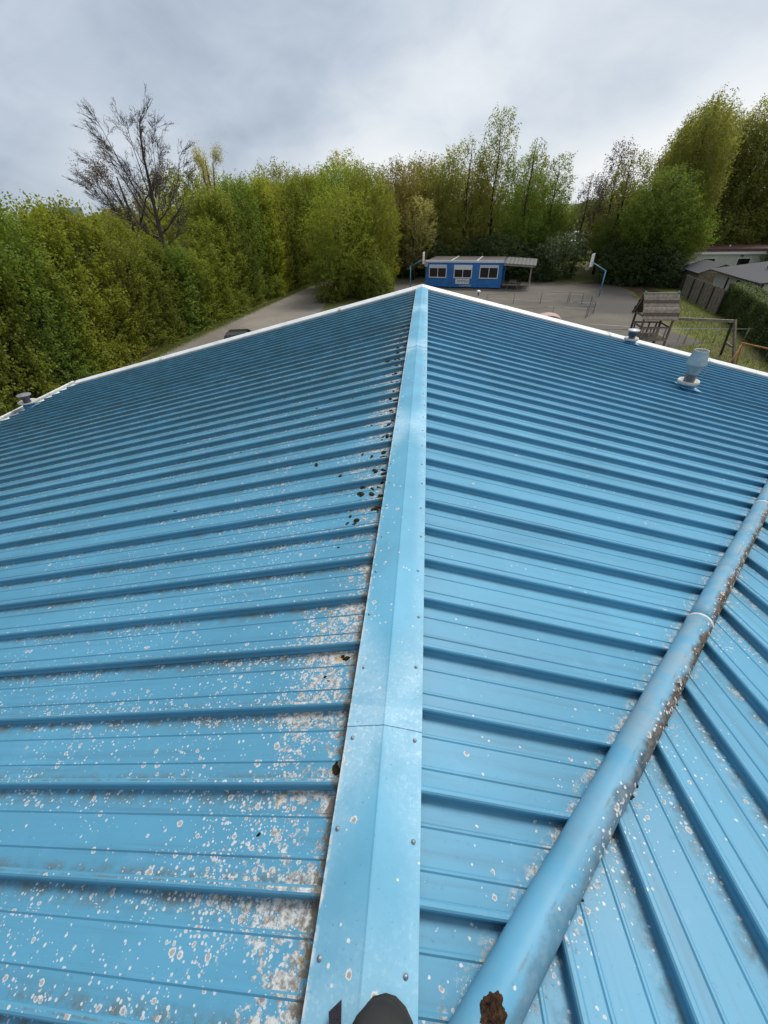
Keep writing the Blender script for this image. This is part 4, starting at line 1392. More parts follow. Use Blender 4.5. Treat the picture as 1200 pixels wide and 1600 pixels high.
# ---- blue cabin of three modules
CL, CD, CH = 8.25, 5.0, 2.55
cab = thing('blue_cabin', 'blue flat-roofed cabin with three shuttered windows behind the court', 'cabin', (-0.05, 51.9, 0), R(-13))
body = MB().box(0, CL, 0.03, CD, 0.12, CH - 0.12)
for i in range(3):      # corner posts of each module
    for px in (i * CL / 3 + 0.002, (i + 1) * CL / 3 - 0.132):
        body.box(px, px + 0.13, 0.0, 0.05, 0.10, CH - 0.12)
body.build('wall', M_cab, cab)
MB().box(0.05, CL - 0.05, 0.15, CD - 0.1, 0.0, 0.12).build('plinth', M_black, cab)
MB().box(-0.05, CL + 0.05, -0.05, 0.06, CH - 0.12, CH + 0.07).build('fascia', M_cabfas, cab)
for i in range(3):
    a, b2 = i * CL / 3 + 0.06, (i + 1) * CL / 3 - 0.06
    MB().box(a, b2, 0.06, CD, CH - 0.12, CH + 0.01).build('roof_panel', M_bitumen, cab)
for px in (CL / 3, 2 * CL / 3):
    MB().box(px - 0.058, px + 0.058, 0.06, CD, CH - 0.10, CH + 0.05).build('roof_divider', M_cabfas, cab)
for i, sh in enumerate((0.30, 0.42, 0.14)):
    x0 = i * CL / 3 + 0.39
    x1 = x0 + 1.96
    z0, z1 = 0.98, 2.06
    fr = MB()
    for bx in ((x0, x1, z0, z0 + 0.08), (x0, x1, z1 - 0.08, z1), (x0, x0 + 0.08, z0 + 0.08, z1 - 0.08), (x1 - 0.08, x1, z0 + 0.08, z1 - 0.08)):
        fr.box(bx[0], bx[1], -0.045, 0.028, bx[2], bx[3])
    wf = fr.build('window', M_frame, cab)
    MB().box((x0 + x1) / 2 - 0.03, (x0 + x1) / 2 + 0.03, -0.035, 0.026, z0 + 0.08, z1 - 0.08).build('mullion', M_frame, wf)
    for a, b2 in ((x0 + 0.08, (x0 + x1) / 2 - 0.03), ((x0 + x1) / 2 + 0.03, x1 - 0.08)):
        MB().box(a, b2, 0.004, 0.027, z0 + 0.08, z1 - 0.08).build('pane', M_glass, wf)
    MB().box(x0 + 0.0, x1 - 0.0, -0.075, -0.002, z1 + 0.0 - sh + 0.14, z1 + 0.16).build('shutter', M_shut if i != 1 else M_frame, wf)
sgn = MB().box(3.35, 4.90, -0.03, -0.002, 0.44, 0.92).build('sign_board', M_signw, cab)
tm = text_mesh('CAMPING', 0.40)
to = obj('lettering', tm, M_ink, sgn, (4.125, -0.035, 0.68))
to.rotation_euler = (R(90), 0, 0)
t2 = obj('lettering', text_mesh("'t CAMPING", 0.26), M_frame, cab, (4.45, -0.004, 0.26))
t2.rotation_euler = (R(90), 0, 0)

# porch on the right of the cabin
porch = thing('lean_to_porch', 'grey sheet lean-to on wooden posts at the right end of the cabin', 'porch', (8.03, 50.03, 0), R(-13))
PW, PD = 2.95, 4.2
pr = MB()
nw = 16
for i in range(nw):
    for z_ in (0,):
        xa, xb = 0.05 + (PW + 0.25) * i / nw, 0.05 + (PW + 0.25) * (i + 1) / nw
        za, zb = 2.42 - 0.055 * xa + 0.03 * (i % 2), 2.42 - 0.055 * xb + 0.03 * ((i + 1) % 2)
        pr.add([(xa, -0.25, za), (xb, -0.25, zb), (xb, PD, zb + 0.18), (xa, PD, za + 0.18)], [(0, 1, 2, 3)])
pr.build('roof_sheet', M_greycorr, porch)
MB().bar((0.05, -0.18, 2.30), (PW + 0.25, -0.18, 2.14), 0.06, 0.16).build('front_beam', M_woodl, porch)
MB().bar((PW - 0.12, -0.13, 2.10), (PW - 0.12, PD, 2.24), 0.10, 0.10).build('side_beam', M_wood, porch)
for q in range(4):
    yy = 0.02 + q * 1.35
    MB().bar((PW - 0.12, yy, 0.14), (PW - 0.12, yy, 2.06 + yy * 0.033), 0.11).build('post', M_woodl, porch)
    MB().box(PW - 0.22, PW - 0.02, yy - 0.10, yy + 0.10, 0, 0.22).build('post_foot', M_conc, porch)

# picnic table under the porch
pt = thing('picnic_table', 'wooden picnic table standing under the porch', 'table', (9.3, 50.35, 0), R(-13 + 90))
for j in range(5):
    MB().box(-0.85, 0.85, -0.36 + j * 0.148, -0.36 + j * 0.148 + 0.135, 0.72, 0.76).build('top_board', M_wood, pt)
for s_ in (-1, 1):
    for j in range(2):
        ya = s_ * 0.70 + (j - 0.5) * 0.15
        MB().box(-0.85, 0.85, ya - 0.067, ya + 0.067, 0.43, 0.47).build('bench_board', M_wood, pt)
for px in (-0.6, 0.6):
    for s_ in (-1, 1):
        MB().bar((px, s_ * 0.62, 0.0), (px, s_ * 0.26, 0.72), 0.05, 0.10, up=(1, 0, 0)).build('leg', M_woodl, pt)
    MB().bar((px + 0.05, -0.78, 0.40), (px + 0.05, 0.78, 0.40), 0.04, 0.09).build('crossbar', M_wood, pt)


# ---- basketball hoops
def hoop(name, label, loc, rz):
    t = thing(name, label, 'basketball hoop', loc, rz)
    MB().tube([(0, 0, 0), (0, 0, 2.12)], 0.055, 12).build('pole', M_polebl, t)
    MB().tube([(0, 0, 2.09), (1.38, 0, 2.74)], 0.045, 10).build('arm', M_polebl, t)
    MB().box(-0.16, 0.16, -0.16, 0.16, 0.0, 0.03).build('base_plate', M_steelrail, t)
    bb = MB().box(1.40, 1.44, -0.60, 0.60, 2.36, 3.42).build('backboard', M_backb, t)
    rt = MB()
    for a, b2, c, d in ((-0.28, 0.28, 2.50, 2.58), (-0.28, 0.28, 2.96, 3.04), (-0.28, -0.20, 2.58, 2.96), (0.20, 0.28, 2.58, 2.96)):
        rt.box(1.441, 1.446, a, b2, c, d)
    rt.build('target_frame', M_red, bb)
    rim = MB().tube([(1.70 + 0.225 * math.cos(q * math.pi / 12), 0.225 * math.sin(q * math.pi / 12), 2.52) for q in range(25)], 0.014, 6, cap=False)
    rim.box(1.44, 1.48, -0.08, 0.08, 2.47, 2.56)
    ro = rim.build('rim', M_red, t)
    net = MB()
    for q in range(12):
        a0, a1 = q * math.pi / 6, (q + 1) * math.pi / 6
        net.tube([(1.70 + 0.22 * math.cos(a0), 0.22 * math.sin(a0), 2.51), (1.70 + 0.16 * math.cos(a1), 0.16 * math.sin(a1), 2.28), (1.70 + 0.13 * math.cos(a0), 0.13 * math.sin(a0), 2.08)], 0.007, 3, cap=False)
        net.tube([(1.70 + 0.22 * math.cos(a1), 0.22 * math.sin(a1), 2.51), (1.70 + 0.16 * math.cos(a0), 0.16 * math.sin(a0), 2.28), (1.70 + 0.13 * math.cos(a1), 0.13 * math.sin(a1), 2.08)], 0.007, 3, cap=False)
    net.build('net', M_net, ro)
    return t


hoop('basketball_hoop', 'blue pole basketball hoop with white backboard on the right of the court', (16.86, 45.7, 0), R(180 - 30))
hoop('basketball_hoop', 'blue pole basketball hoop half hidden beside the left end of the cabin', (-1.71, 51.5, 0), R(-8))

# ---- lamp
lp = thing('lamp_post', 'thin garden lamp with white dome head in front of the cabin', 'lamp', (4.16, 36.0, 0))
MB().tube([(0, 0, 0), (0, 0, 1.62)], 0.035, 10).build('pole', M_conc, lp)
MB().tube([(0, 0, 1.62), (0, 0, 1.90)], [0.028, 0.05], 10).build('neck', M_black, lp)
MB().lathe([(0.05, 1.88), (0.17, 1.92), (0.175, 1.95), (0.13, 2.02), (0.05, 2.055), (0.0, 2.06)], 20).build('lamp_head', M_lamp, lp)


# ---- low steel railings round the small pitch
def railing(label, pts, h=0.85):
    a0 = pts[0]
    t = thing('railing', label, 'railing', (a0[0], a0[1], 0), 0, 'low railings of the small pitch')
    P = [(x - a0[0], y - a0[1]) for x, y in pts]
    for zr in (0.10, h):
        MB().tube([(x, y, zr) for x, y in P], 0.011, 6).build('rail', M_steelrail, t)
    bars = MB()
    for (x0, y0), (x1, y1) in zip(P, P[1:]):
        ln = math.hypot(x1 - x0, y1 - y0)
        n = max(2, int(ln / 0.16))
        for q in range(1, n):
            x, y = x0 + (x1 - x0) * q / n, y0 + (y1 - y0) * q / n
            bars.bar((x, y, 0.10), (x, y, h), 0.004)
        m_ = max(1, round(ln / 2.2))
        for q in range(m_ + 1):
            x, y = x0 + (x1 - x0) * q / m_, y0 + (y1 - y0) * q / m_
            MB().tube([(x, y, 0), (x, y, h + 0.06)], 0.022, 8).build('post', M_steelrail, t)
    tag(bars.build('bar_infill', M_steelrail, t), kind='stuff')
    return t


railing('grey steel railing along the far side of the small pitch', [(5.6, 41.6), (13.0, 42.4)])
railing('curved grey steel railing at the right end of the small pitch', [(13.1, 42.3), (14.0, 41.6), (14.3, 40.2), (13.8, 37.6), (12.9, 36.3)])
railing('grey steel railing along the near side of the small pitch', [(7.3, 35.2), (12.7, 36.0)])

# ---- pink and blue play shelter behind the verge
ps = thing('play_shelter', 'small arched play shelter with faded pink roof and blue side beyond the verge', 'play shelter', (8.3, 30.2, 0), R(-8))
ar = MB()
prof = []
for q in range(13):
    a = math.pi * q / 12
    prof.append((-0.85 * math.cos(a), 1.05 + 0.42 * math.sin(a)))
vs_ = [(x, yy, z) for yy in (-0.5, 0.5) for x, z in prof] + [(x * 0.95, yy, z - 0.05) for yy in (-0.5, 0.5) for x, z in prof]
n = len(prof)
fs = [(j, j + 1, n + j + 1, n + j) for j in range(n - 1)] + [(2 * n + j, 3 * n + j, 3 * n + j + 1, 2 * n + j + 1) for j in range(n - 1)]
fs += [(j, 2 * n + j, 2 * n + j + 1, j + 1) for j in range(n - 1)] + [(n + j, n + j + 1, 3 * n + j + 1, 3 * n + j) for j in range(n - 1)]
ar.add(vs_, fs)
ar.build('arched_roof', M_pink, ps)
gb = MB()
gp = [(x * 0.9, z - 0.09) for x, z in prof if z > 1.1]
m_ = len(gp)
gb.add([(x, -0.44, z) for x, z in gp] + [(x, -0.40, z) for x, z in gp], [tuple(range(m_)), tuple(reversed(range(m_, 2 * m_)))] + [(j, m_ + j, m_ + (j + 1) % m_, (j + 1) % m_) for j in range(m_)])
gb.build('blue_panel', M_pblue, ps)
for sx in (-1, 1):
    MB().box(sx * 0.80 - 0.03, sx * 0.80 + 0.03, -0.48, 0.48, 0, 1.06).build('side_wall', M_pink, ps)

# ---- low rail fence between court and lawn
lf_ = thing('rail_fence', 'thin grey rail fence on slim posts behind the play tower', 'fence', (11.0, 28.75, 0))
MB().tube([(0, 0, 0.83), (9.4, 0, 0.83)], 0.022, 6).build('top_rail', M_galvd, lf_)
for q in range(6):
    px = 0.35 + q * 1.76
    MB().tube([(px, 0, 0), (px, 0, 0.84)], 0.024, 8).build('post', M_galvd, lf_)
MB().tube([(0.35, 0, 0.12), (9.15, 0, 0.12)], 0.006, 4).build('lower_wire', M_galvd, lf_)

# ---- wooden play tower with swing beam
tw = thing('play_tower', 'weathered wooden play tower with pitched plank roof and swing beam', 'play tower', (14.0, 28.2, 0), R(-3))
X0, X1, Y0, Y1 = -0.82, 0.80, -0.75, 0.72
for px, py in ((X0, Y0), (X1, Y0), (X0, Y1), (X1, Y1)):
    MB().bar((px, py, 0), (px, py, 1.82), 0.10).build('post', M_woodd if py > 0 else M_wood, tw)
for j in range(9):
    xa = X0 - 0.06 + j * (X1 - X0 + 0.12) / 9
    MB().box(xa, xa + 0.165, Y0 - 0.04, Y1 + 0.04, 0.60, 0.635).build('deck_board', M_wood, tw)
MB().bar((X0, Y0 - 0.06, 0.54), (X1, Y0 - 0.06, 0.54), 0.05, 0.14).build('deck_beam', M_woodl, tw)
MB().bar((X0, Y1 + 0.06, 0.54), (X1, Y1 + 0.06, 0.54), 0.05, 0.14).build('deck_beam', M_wood, tw)
for yy in (Y0 - 0.01, Y1 + 0.01):
    MB().bar((X0 + 0.05, yy, 1.22), (X1 - 0.05, yy, 1.22), 0.05, 0.10).build('hand_rail', M_wood, tw)
    for j in range(4):
        px = X0 + 0.16 + j * 0.42
        MB().bar((px, yy, 0.635), (px, yy, 1.17), 0.09, 0.025).build('baluster', M_woodl if yy < 0 else M_woodd, tw)
for px in (X0, X1):
    MB().bar((px, Y0 + 0.05, 1.22), (px, Y1 - 0.05, 1.22), 0.05, 0.10).build('hand_rail', M_wood, tw)
    MB().bar((px, Y0, 1.80), (px, Y1, 1.80), 0.06, 0.10).build('wall_plate', M_wood, tw)
RT, RE = 2.92, 1.72
for s_ in (-1, 1):
    yo = 0.98
    for j in range(8):
        f0, f1 = j / 8, (j + 0.93) / 8
        pa = Vector((0, s_ * yo * (1 - f0), RE + (RT - RE) * f0))
        pb = Vector((0, s_ * yo * (1 - f1), RE + (RT - RE) * f1))
        nrm = Vector((0, s_ * (RT - RE), yo)).normalized() * (0.024 + 0.010 * ((j * 7) % 3) / 3)
        mb = MB()
        jx = 0.02 * math.sin(j * 2.3)
        vs_ = [(xx, p.y + o_.y, p.z + o_.z) for xx in (X0 - 0.18 + jx, X1 + 0.18 + jx) for p, o_ in ((pa, Vector()), (pb, Vector()), (pb, nrm), (pa, nrm))]
        mb.add(vs_, [(0, 1, 2, 3), (7, 6, 5, 4), (0, 4, 5, 1), (1, 5, 6, 2), (2, 6, 7, 3), (3, 7, 4, 0)])
        mb.build('roof_plank', (M_wood, M_woodl, M_wood, M_woodd)[(j * 3 + (s_ > 0)) % 4] if s_ < 0 else M_woodd, tw)
for px in (X0 - 0.10, X1 + 0.10):
    for s_ in (-1, 1):
        MB().bar((px, s_ * 0.93, RE - 0.03), (px, 0.0, RT - 0.06), 0.05, 0.09).build('rafter', M_wood, tw)
    MB().box(px - 0.04, px + 0.04, -0.05, 0.05, RT - 0.02, RT + 0.14).build('ridge_finial', M_greenp, tw)
MB().bar((X0 - 0.2, 0, RT + 0.03), (X1 + 0.2, 0, RT + 0.03), 0.10, 0.05).build('ridge_board', M_woodl, tw)
MB().bar((X0 - 0.1, Y0 - 0.24, RE - 0.01), (X1 + 0.1, Y0 - 0.24, RE - 0.01), 0.05, 0.07).build('eave_board', M_woodl, tw)
A = Vector((3.05, -2.55, 1.98))
MB().bar((X1 - 0.1, -0.35, 1.66), A, 0.12, 0.14).build('swing_beam', M_woodl, tw)
MB().bar(A + Vector((0.02, 0, 0.08)), (3.42, -3.55, 0), 0.11).build('swing_leg', M_wood, tw)
MB().bar(A + Vector((0.0, 0.08, -0.05)), (3.60, -1.80, 0), 0.11).build('swing_leg', M_woodd, tw)
MB().bar((3.30, -2.95, 0.75), (3.40, -2.10, 0.75), 0.06, 0.10).build('swing_brace', M_wood, tw)
for q in (0.35, 0.62):
    p = Vector((X1 - 0.1, -0.35, 1.66)).lerp(A, q)
    sw = MB()
    for o_ in (-0.2, 0.2):
        d2 = (A - Vector((X1 - 0.1, -0.35, 1.66))).normalized() * o_
        sw.tube([p + d2, Vector((p.x + d2.x, p.y + d2.y, 0.40))], 0.010, 4)
    so = sw.build('swing_rope', M_steelrail, tw)

# ---- orange swing frame
os_ = thing('swing_frame', 'orange-brown steel A-frame swing at the right edge of the lawn', 'swing', (14.9, 21.2, 0), R(-60))
for px in (0.0, 2.9):
    for s_ in (-1, 1):
        MB().tube([(px, s_ * 0.62, 0), (px, 0, 1.95)], 0.032, 8).build('leg', M_orange, os_)
MB().tube([(-0.05, 0, 1.95), (2.95, 0, 1.95)], 0.036, 8).build('top_bar', M_orange, os_)
for px in (0.95, 1.95):
    for dxx in (-0.2, 0.2):
        MB().tube([(px + dxx, 0, 1.93), (px + dxx, 0.0, 0.45)], 0.008, 4).build('chain', M_steelrail, os_)
    MB().box(px - 0.22, px + 0.22, -0.08, 0.08, 0.42, 0.45).build('seat', M_black, os_)

# ---- plank fence
pf = thing('plank_fence', 'weathered upright plank fence in front of the cream house', 'fence', (24.1, 45.3, 0))
fv = Vector((22.95 - 24.1, 36.9 - 45.3, 0))
L_ = fv.length
fu = fv.normalized()
fnv = Vector((fu.y, -fu.x, 0))
plank_me = MB().box(-0.066, 0.066, -0.010, 0.010, 0.04, 1.72).mesh('plank')
ang = math.atan2(fu.y, fu.x)
for q in range(int(L_ / 0.146)):
    o = obj('plank', plank_me, M_wood, pf, tuple(fu * (0.07 + q * 0.146) + fnv * (0.012 if q % 2 else 0.0)), ang)
    o.scale = (1, 1, 0.97 + 0.06 * ((q * 37) % 10) / 10)
    o.material_slots[0].link = 'OBJECT'
    o.material_slots[0].material = (M_wood, M_woodl, M_wood, M_wood)[(q * 5) % 4]
for zr in (0.35, 1.05, 1.55):
    MB().bar(tuple(fnv * -0.05 + Vector((0, 0, zr))), tuple(fu * L_ + fnv * -0.05 + Vector((0, 0, zr))), 0.04, 0.09).build('rail', M_woodd, pf)
for q in range(5):
    p = fu * (L_ * q / 4) + fnv * 0.07
    MB().bar((p.x, p.y, 0), (p.x, p.y, 1.66), 0.09).build('post', M_woodd, pf)


# ---- houses on the right
def quad_roof(mb, a, b2, c, d, th=0.10):
    vs_ = [Vector(v) for v in (a, b2, c, d)]
    nn_ = (vs_[1] - vs_[0]).cross(vs_[2] - vs_[0]).normalized()
    if nn_.z < 0:
        nn_ = -nn_
    vs2 = vs_ + [v - nn_ * th for v in vs_]
    mb.add(vs2, [(0, 1, 2, 3), (7, 6, 5, 4), (0, 4, 5, 1), (1, 5, 6, 2), (2, 6, 7, 3), (3, 7, 4, 0)])


hs_ = thing('cream_house', 'low cream house with dark shingle roof beside the plank fence', 'house', (24.9, 36.2, 0), R(-6))
HX, HY, HE, HR = 7.4, 7.6, 2.32, 2.86
MB().box(0, HX, 0, HY, 0, HE - 0.04).build('wall', M_cream, hs_)
rf = MB()
o_ = 0.42
quad_roof(rf, (-o_, -o_, HE), (-o_, HY + o_, HE), (HX / 2, HY + o_, HR), (HX / 2, -o_, HR))
quad_roof(rf, (HX + o_, HY + o_, HE), (HX + o_, -o_, HE), (HX / 2, -o_, HR), (HX / 2, HY + o_, HR))
ro = rf.build('roof', M_shing, hs_)
for yy in (0.0, HY):
    MB().add([(0.02, yy, HE - 0.05), (HX - 0.02, yy, HE - 0.05), (HX / 2, yy, HR - 0.12)], [(0, 1, 2)]).build('gable', M_cream, hs_)
for yy in (2.7, 3.5):
    xx = 1.9
    zz_ = HE + (HR - HE) * (xx + o_) / (HX / 2 + o_)
    MB().lathe([(0.06, -0.1), (0.06, 0.14), (0.16, 0.15), (0.15, 0.19), (0, 0.22)], 16, (xx, yy, zz_)).build('roof_cowl', M_frame, ro)
MB().tube([(2.2, 4.6, HE + 0.4), (2.2, 4.6, HR + 0.55)], 0.09, 12).build('flue', M_black, ro)
for ya, yb_, za, zb in ((5.0, 5.5, 0.75, 2.05), (3.2, 3.9, 1.2, 2.05), (0.6, 1.9, 0.9, 2.05)):
    w = MB()
    for bx in ((ya, yb_, za, za + 0.06), (ya, yb_, zb - 0.06, zb), (ya, ya + 0.06, za + 0.06, zb - 0.06), (yb_ - 0.06, yb_, za + 0.06, zb - 0.06)):
        w.box(-0.05, -0.002, bx[0], bx[1], bx[2], bx[3])
    wo = w.build('window', M_frame, hs_)
    MB().box(-0.025, -0.004, ya + 0.06, yb_ - 0.06, za + 0.06, zb - 0.06).build('pane', M_glass, wo)
MB().tube([(-0.06, 2.45, 0.1), (-0.06, 2.45, HE - 0.3), (-0.35, 2.45, HE - 0.02)], 0.04, 8).build('downpipe', M_frame, hs_)
MB().tube([(-0.46, -0.4, HE - 0.06), (-0.46, HY + 0.4, HE - 0.06)], 0.06, 8).build('gutter', M_greycorr, hs_)

gr = thing('garage', 'low garage with dark pitched roof behind the plank fence', 'garage', (25.6, 46.2, 0), R(-6))
MB().box(0, 3.6, 0, 4.0, 0, 1.74).build('wall', M_wood, gr)
rf = MB()
quad_roof(rf, (-0.25, -0.25, 1.75), (-0.25, 4.25, 1.75), (1.8, 4.25, 2.45), (1.8, -0.25, 2.45), 0.07)
quad_roof(rf, (3.85, 4.25, 1.75), (3.85, -0.25, 1.75), (1.8, -0.25, 2.45), (1.8, 4.25, 2.45), 0.07)
rf.build('roof', M_shing, gr)
MB().add([(0.02, 0.0, 1.74), (3.58, 0.0, 1.74), (1.8, 0.0, 2.36)], [(0, 1, 2)]).build('gable', M_woodl, gr)

bg_ = thing('white_bungalow', 'long white brick bungalow with flat red-brown roof under the trees', 'house', (29.2, 56.2, 0), R(-7))
MB().box(0, 9.5, 0, 6, 0, 2.34).build('wall', M_brickw, bg_)
MB().box(-0.15, 9.65, -0.22, 6.2, 2.34, 2.56).build('fascia', M_frame, bg_)
MB().box(-0.05, 9.55, -0.08, 6.1, 2.56, 2.85).build('roof', M_redroof, bg_)
for xa in (1.6, 5.0):
    w = MB().box(xa, xa + 1.3, -0.04, -0.002, 1.0, 2.0).build('window', M_frame, bg_)
    MB().box(xa + 0.08, xa + 1.22, -0.055, -0.042, 1.08, 1.92).build('pane', M_glass, w)
MB().box(5.2, 5.45, -0.06, -0.002, 2.08, 2.26).build('wall_vent', M_greycorr, bg_)
MB().tube([(4.6, 2.0, 2.8), (4.6, 2.0, 3.05)], 0.07, 10).build('roof_pipe', M_frame, bg_)

# ---- clipped hedge on the right
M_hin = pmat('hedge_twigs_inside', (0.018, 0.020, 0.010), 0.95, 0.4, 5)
L_box = leaf_mat('clipped_hedge_leaves', (0.050, 0.070, 0.022), (0.070, 0.092, 0.028), (0.030, 0.046, 0.014), 0.2)
ch_ = thing('clipped_hedge', 'clipped dark green hedge at the right edge by the cream house', 'hedge', (23.4, 37.6, 0))
path = [Vector((0, 0, 0)), Vector((-3.0, -9.6, 0)), Vector((-6.0, -18.5, 0))]
core = MB()
rgh = np.random.default_rng(8)
pc, pn = [], []
for a, b2 in zip(path, path[1:]):
    u_ = (b2 - a).normalized()
    v_ = Vector((u_.y, -u_.x, 0))
    if v_.x > 0:
        v_ = -v_
    ln = (b2 - a).length
    q0 = [a - v_ * 1.25 + Vector((0, 0, 0)), a - v_ * 0.10, b2 - v_ * 0.10, b2 - v_ * 1.25]
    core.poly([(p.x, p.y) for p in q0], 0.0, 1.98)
    n = int(ln * 3000)
    for q in range(n):
        s_ = rgh.random() * ln
        r_ = rgh.random()
        if r_ < 0.60:
            p = a + u_ * s_ + Vector((0, 0, 2.1 * rgh.random())) + v_ * rgh.normal(0, 0.05); nn_ = v_
        elif r_ < 0.97:
            p = a + u_ * s_ - v_ * (1.3 * rgh.random()) + Vector((0, 0, 2.08 + rgh.normal(0, 0.05))); nn_ = Vector((0, 0, 1))
        else:
            p = a - v_ * (1.3 * rgh.random()) + Vector((0, 0, 2.1 * rgh.random())) - u_ * abs(rgh.normal(0, 0.05)); nn_ = -u_
        k = 0.10 * math.sin(s_ * 2.3) * math.sin(p.z * 3)
        p = p + v_ * k
        pc.append(tuple(p)); pn.append(tuple(nn_))
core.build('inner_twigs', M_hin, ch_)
pc, pn = np.array(pc), np.array(pn)
obj('foliage', leaves_mesh('foliage', pc, pn + rgh.normal(0, 0.55, pn.shape), rgh.normal(0, 1, pn.shape), 0.040 + 0.03 * rgh.random(len(pc)), 0.026 + 0.01 * rgh.random(len(pc))), L_box, ch_)

# ---- dark car on the road, only its roof shows over the verge
car = thing('parked_car', 'dark car on the road, its roof just showing above the white verge', 'car', (-11.55, 26.2, 0), R(100))
st = [(-2.15, 0.72, 0.42, 0.86), (-2.05, 0.80, 0.32, 0.94), (-1.2, 0.86, 0.26, 0.98), (0.0, 0.87, 0.26, 0.98), (1.1, 0.86, 0.26, 0.94), (1.9, 0.80, 0.30, 0.80), (2.15, 0.66, 0.40, 0.66)]
vs_, fs = [], []
for x, w, za, zb in st:
    vs_ += [(x, -w, za + 0.1), (x, -w * 0.98, zb - 0.08), (x, -w * 0.88, zb), (x, w * 0.88, zb), (x, w * 0.98, zb - 0.08), (x, w, za + 0.1), (x, w * 0.9, za), (x, -w * 0.9, za)]
for i in range(len(st) - 1):
    for k in range(8):
        fs.append((8 * i + k, 8 * (i + 1) + k, 8 * (i + 1) + (k + 1) % 8, 8 * i + (k + 1) % 8))
fs += [tuple(range(8)), tuple(reversed(range(8 * len(st) - 8, 8 * len(st))))]
MB().add(vs_, fs, False).build('body', M_carp, car)
gst = [(-1.75, 0.74, 0.95, 0.98), (-1.15, 0.66, 0.95, 1.40), (-0.6, 0.62, 0.95, 1.47), (0.1, 0.62, 0.95, 1.46), (0.95, 0.72, 0.92, 0.99)]
vs_, fs = [], []
for x, w, za, zb in gst:
    vs_ += [(x, -0.78, za), (x, -w, zb - 0.02), (x, -w + 0.06, zb), (x, w - 0.06, zb), (x, w, zb - 0.02), (x, 0.78, za)]
for i in range(len(gst) - 1):
    for k in range(5):
        fs.append((6 * i + k, 6 * (i + 1) + k, 6 * (i + 1) + k + 1, 6 * i + k + 1))
MB().add(vs_, fs, False).build('glasshouse', M_glass, car)
MB().add([(-1.15, -0.58, 1.412), (-0.6, -0.56, 1.482), (0.1, -0.56, 1.472), (0.15, 0.56, 1.462), (-0.6, 0.56, 1.482), (-1.15, 0.58, 1.412)], [(0, 1, 4, 5), (1, 2, 3, 4)]).build('roof', M_carp, car)
for px in (-1.3, 1.35):
    for s_ in (-1, 1):
        M = Matrix.Rotation(R(90), 4, 'X')
        w = MB().lathe([(0.20, -0.1), (0.30, -0.1), (0.32, -0.06), (0.32, 0.06), (0.30, 0.1), (0.20, 0.1)], 22, (px, s_ * 0.80, 0.32), M).build('wheel', M_tyre, car)
        MB().lathe([(0.20, 0.07 * -s_), (0.06, 0.085 * -s_), (0.0, 0.09 * -s_)], 18, (px, s_ * 0.80, 0.32), M).build('rim', M_rim, w)
for s_ in (-1, 1):
    MB().box(2.08, 2.15, s_ * 0.55 - 0.14, s_ * 0.55 + 0.14, 0.55, 0.66).build('headlight', M_lamp, car)
    MB().box(-2.17, -2.10, s_ * 0.60 - 0.12, s_ * 0.60 + 0.12, 0.62, 0.80).build('tail_light', M_tail, car)


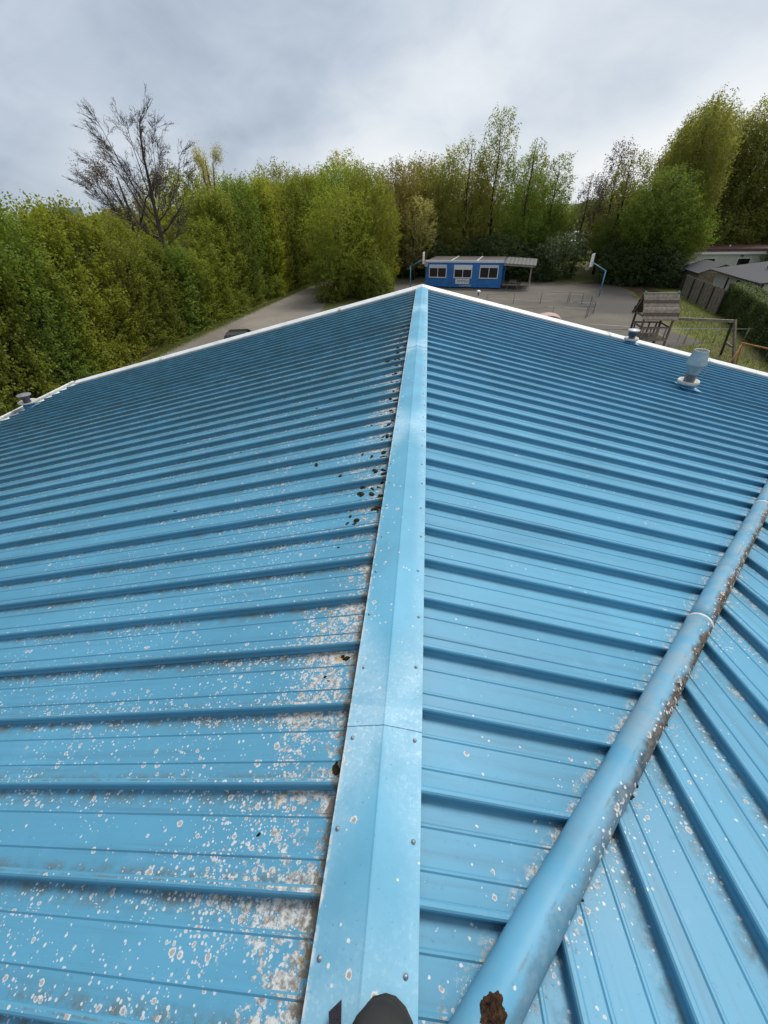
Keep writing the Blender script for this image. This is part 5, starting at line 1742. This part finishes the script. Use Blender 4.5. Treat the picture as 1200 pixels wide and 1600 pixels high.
# ---- white caravans behind the trees
def caravan(x, y, rz, label, L=5.2):
    t = thing('caravan', label, 'caravan', (x, y, 0), R(rz), 'caravans beyond the wood')
    prof = [(-L / 2, 0.5), (-L / 2 + 0.1, 1.9), (-L / 2 + 0.5, 2.5), (L / 2 - 0.7, 2.55), (L / 2 - 0.1, 1.9), (L / 2, 1.0), (L / 2 - 0.3, 0.5)]
    n = len(prof)
    MB().add([(a, -1.05, b2) for a, b2 in prof] + [(a, 1.05, b2) for a, b2 in prof],
             [tuple(range(n)), tuple(reversed(range(n, 2 * n)))] + [(i, n + i, n + (i + 1) % n, (i + 1) % n) for i in range(n)]).build('body', M_caravan, t)
    for xa in (-1.7, 0.4):
        MB().box(xa, xa + 1.1, -1.08, -1.052, 1.35, 1.95).build('window', M_glass, t)
    for s_ in (-1, 1):
        MB().lathe([(0.0, -0.09), (0.30, -0.09), (0.30, 0.09), (0.0, 0.09)], 16, (0.1, s_ * 0.95, 0.30), Matrix.Rotation(R(90), 4, 'X')).build('wheel', M_tyre, t)


places = ['behind the left end of the cabin', 'behind the tall thin trees over the cabin', 'behind the porch', 'seen through the gap behind the court, nearest',
          'seen through the gap behind the court, left', 'seen through the gap behind the court, right', 'farthest in the gap behind the court', 'behind the big green tree', 'behind the olive trees on the right']
cvs = [(-1, 79, 5), (8, 78, -10), (15, 80, 12), (22.5, 77, -6), (24, 88, 8), (29.5, 87, -14), (30, 101, 3), (36, 92, -8), (40, 80, 10)]
for (x, y, rz), pl in zip(cvs, places):
    caravan(x, y, rz, 'white caravan parked ' + pl)

# ---- far houses over the hedge at the left
for nm, lab, (x, y), w, hh, mt in [('far_house', 'distant house with steep blue-grey roof and white gable over the hedge', (-70, 92), 4.5, 8.6, M_farblue),
                                   ('far_house', 'distant low house with brown roof beside the blue-grey roofed one', (-62, 96), 4.5, 8.2, M_redroof),
                                   ('far_hall', 'distant long white hall behind the bare tree', (-44, 104), 20, 8.8, M_caravan)]:
    t = thing(nm, lab, 'house', (x, y, 0), R(38))
    e_ = hh - 3.0 if nm == 'far_house' else hh - 1.2
    t.scale = (1, 0.55, 1)
    MB().box(-w / 2, w / 2, -4, 4, 0, e_).build('wall', M_caravan, t)
    rf = MB()
    quad_roof(rf, (-w / 2 - 0.4, -4.5, e_), (w / 2 + 0.4, -4.5, e_), (w / 2 + 0.4, 0, hh), (-w / 2 - 0.4, 0, hh), 0.2)
    quad_roof(rf, (w / 2 + 0.4, 4.5, e_), (-w / 2 - 0.4, 4.5, e_), (-w / 2 - 0.4, 0, hh), (w / 2 + 0.4, 0, hh), 0.2)
    rf.build('roof', mt, t)
    for s_ in (-1, 1):
        MB().add([(s_ * w / 2, -4, e_), (s_ * w / 2, 4, e_), (s_ * w / 2, 0, hh - 0.25)], [(0, 1, 2)]).build('gable', M_caravan, t)
    for q in range(3):
        xa = -w / 2 + 1 + q * (w - 2) / 3
        MB().box(xa, xa + 1.2, -4.05, -4.002, e_ - 1.9, e_ - 0.6).build('window', M_glass, t)
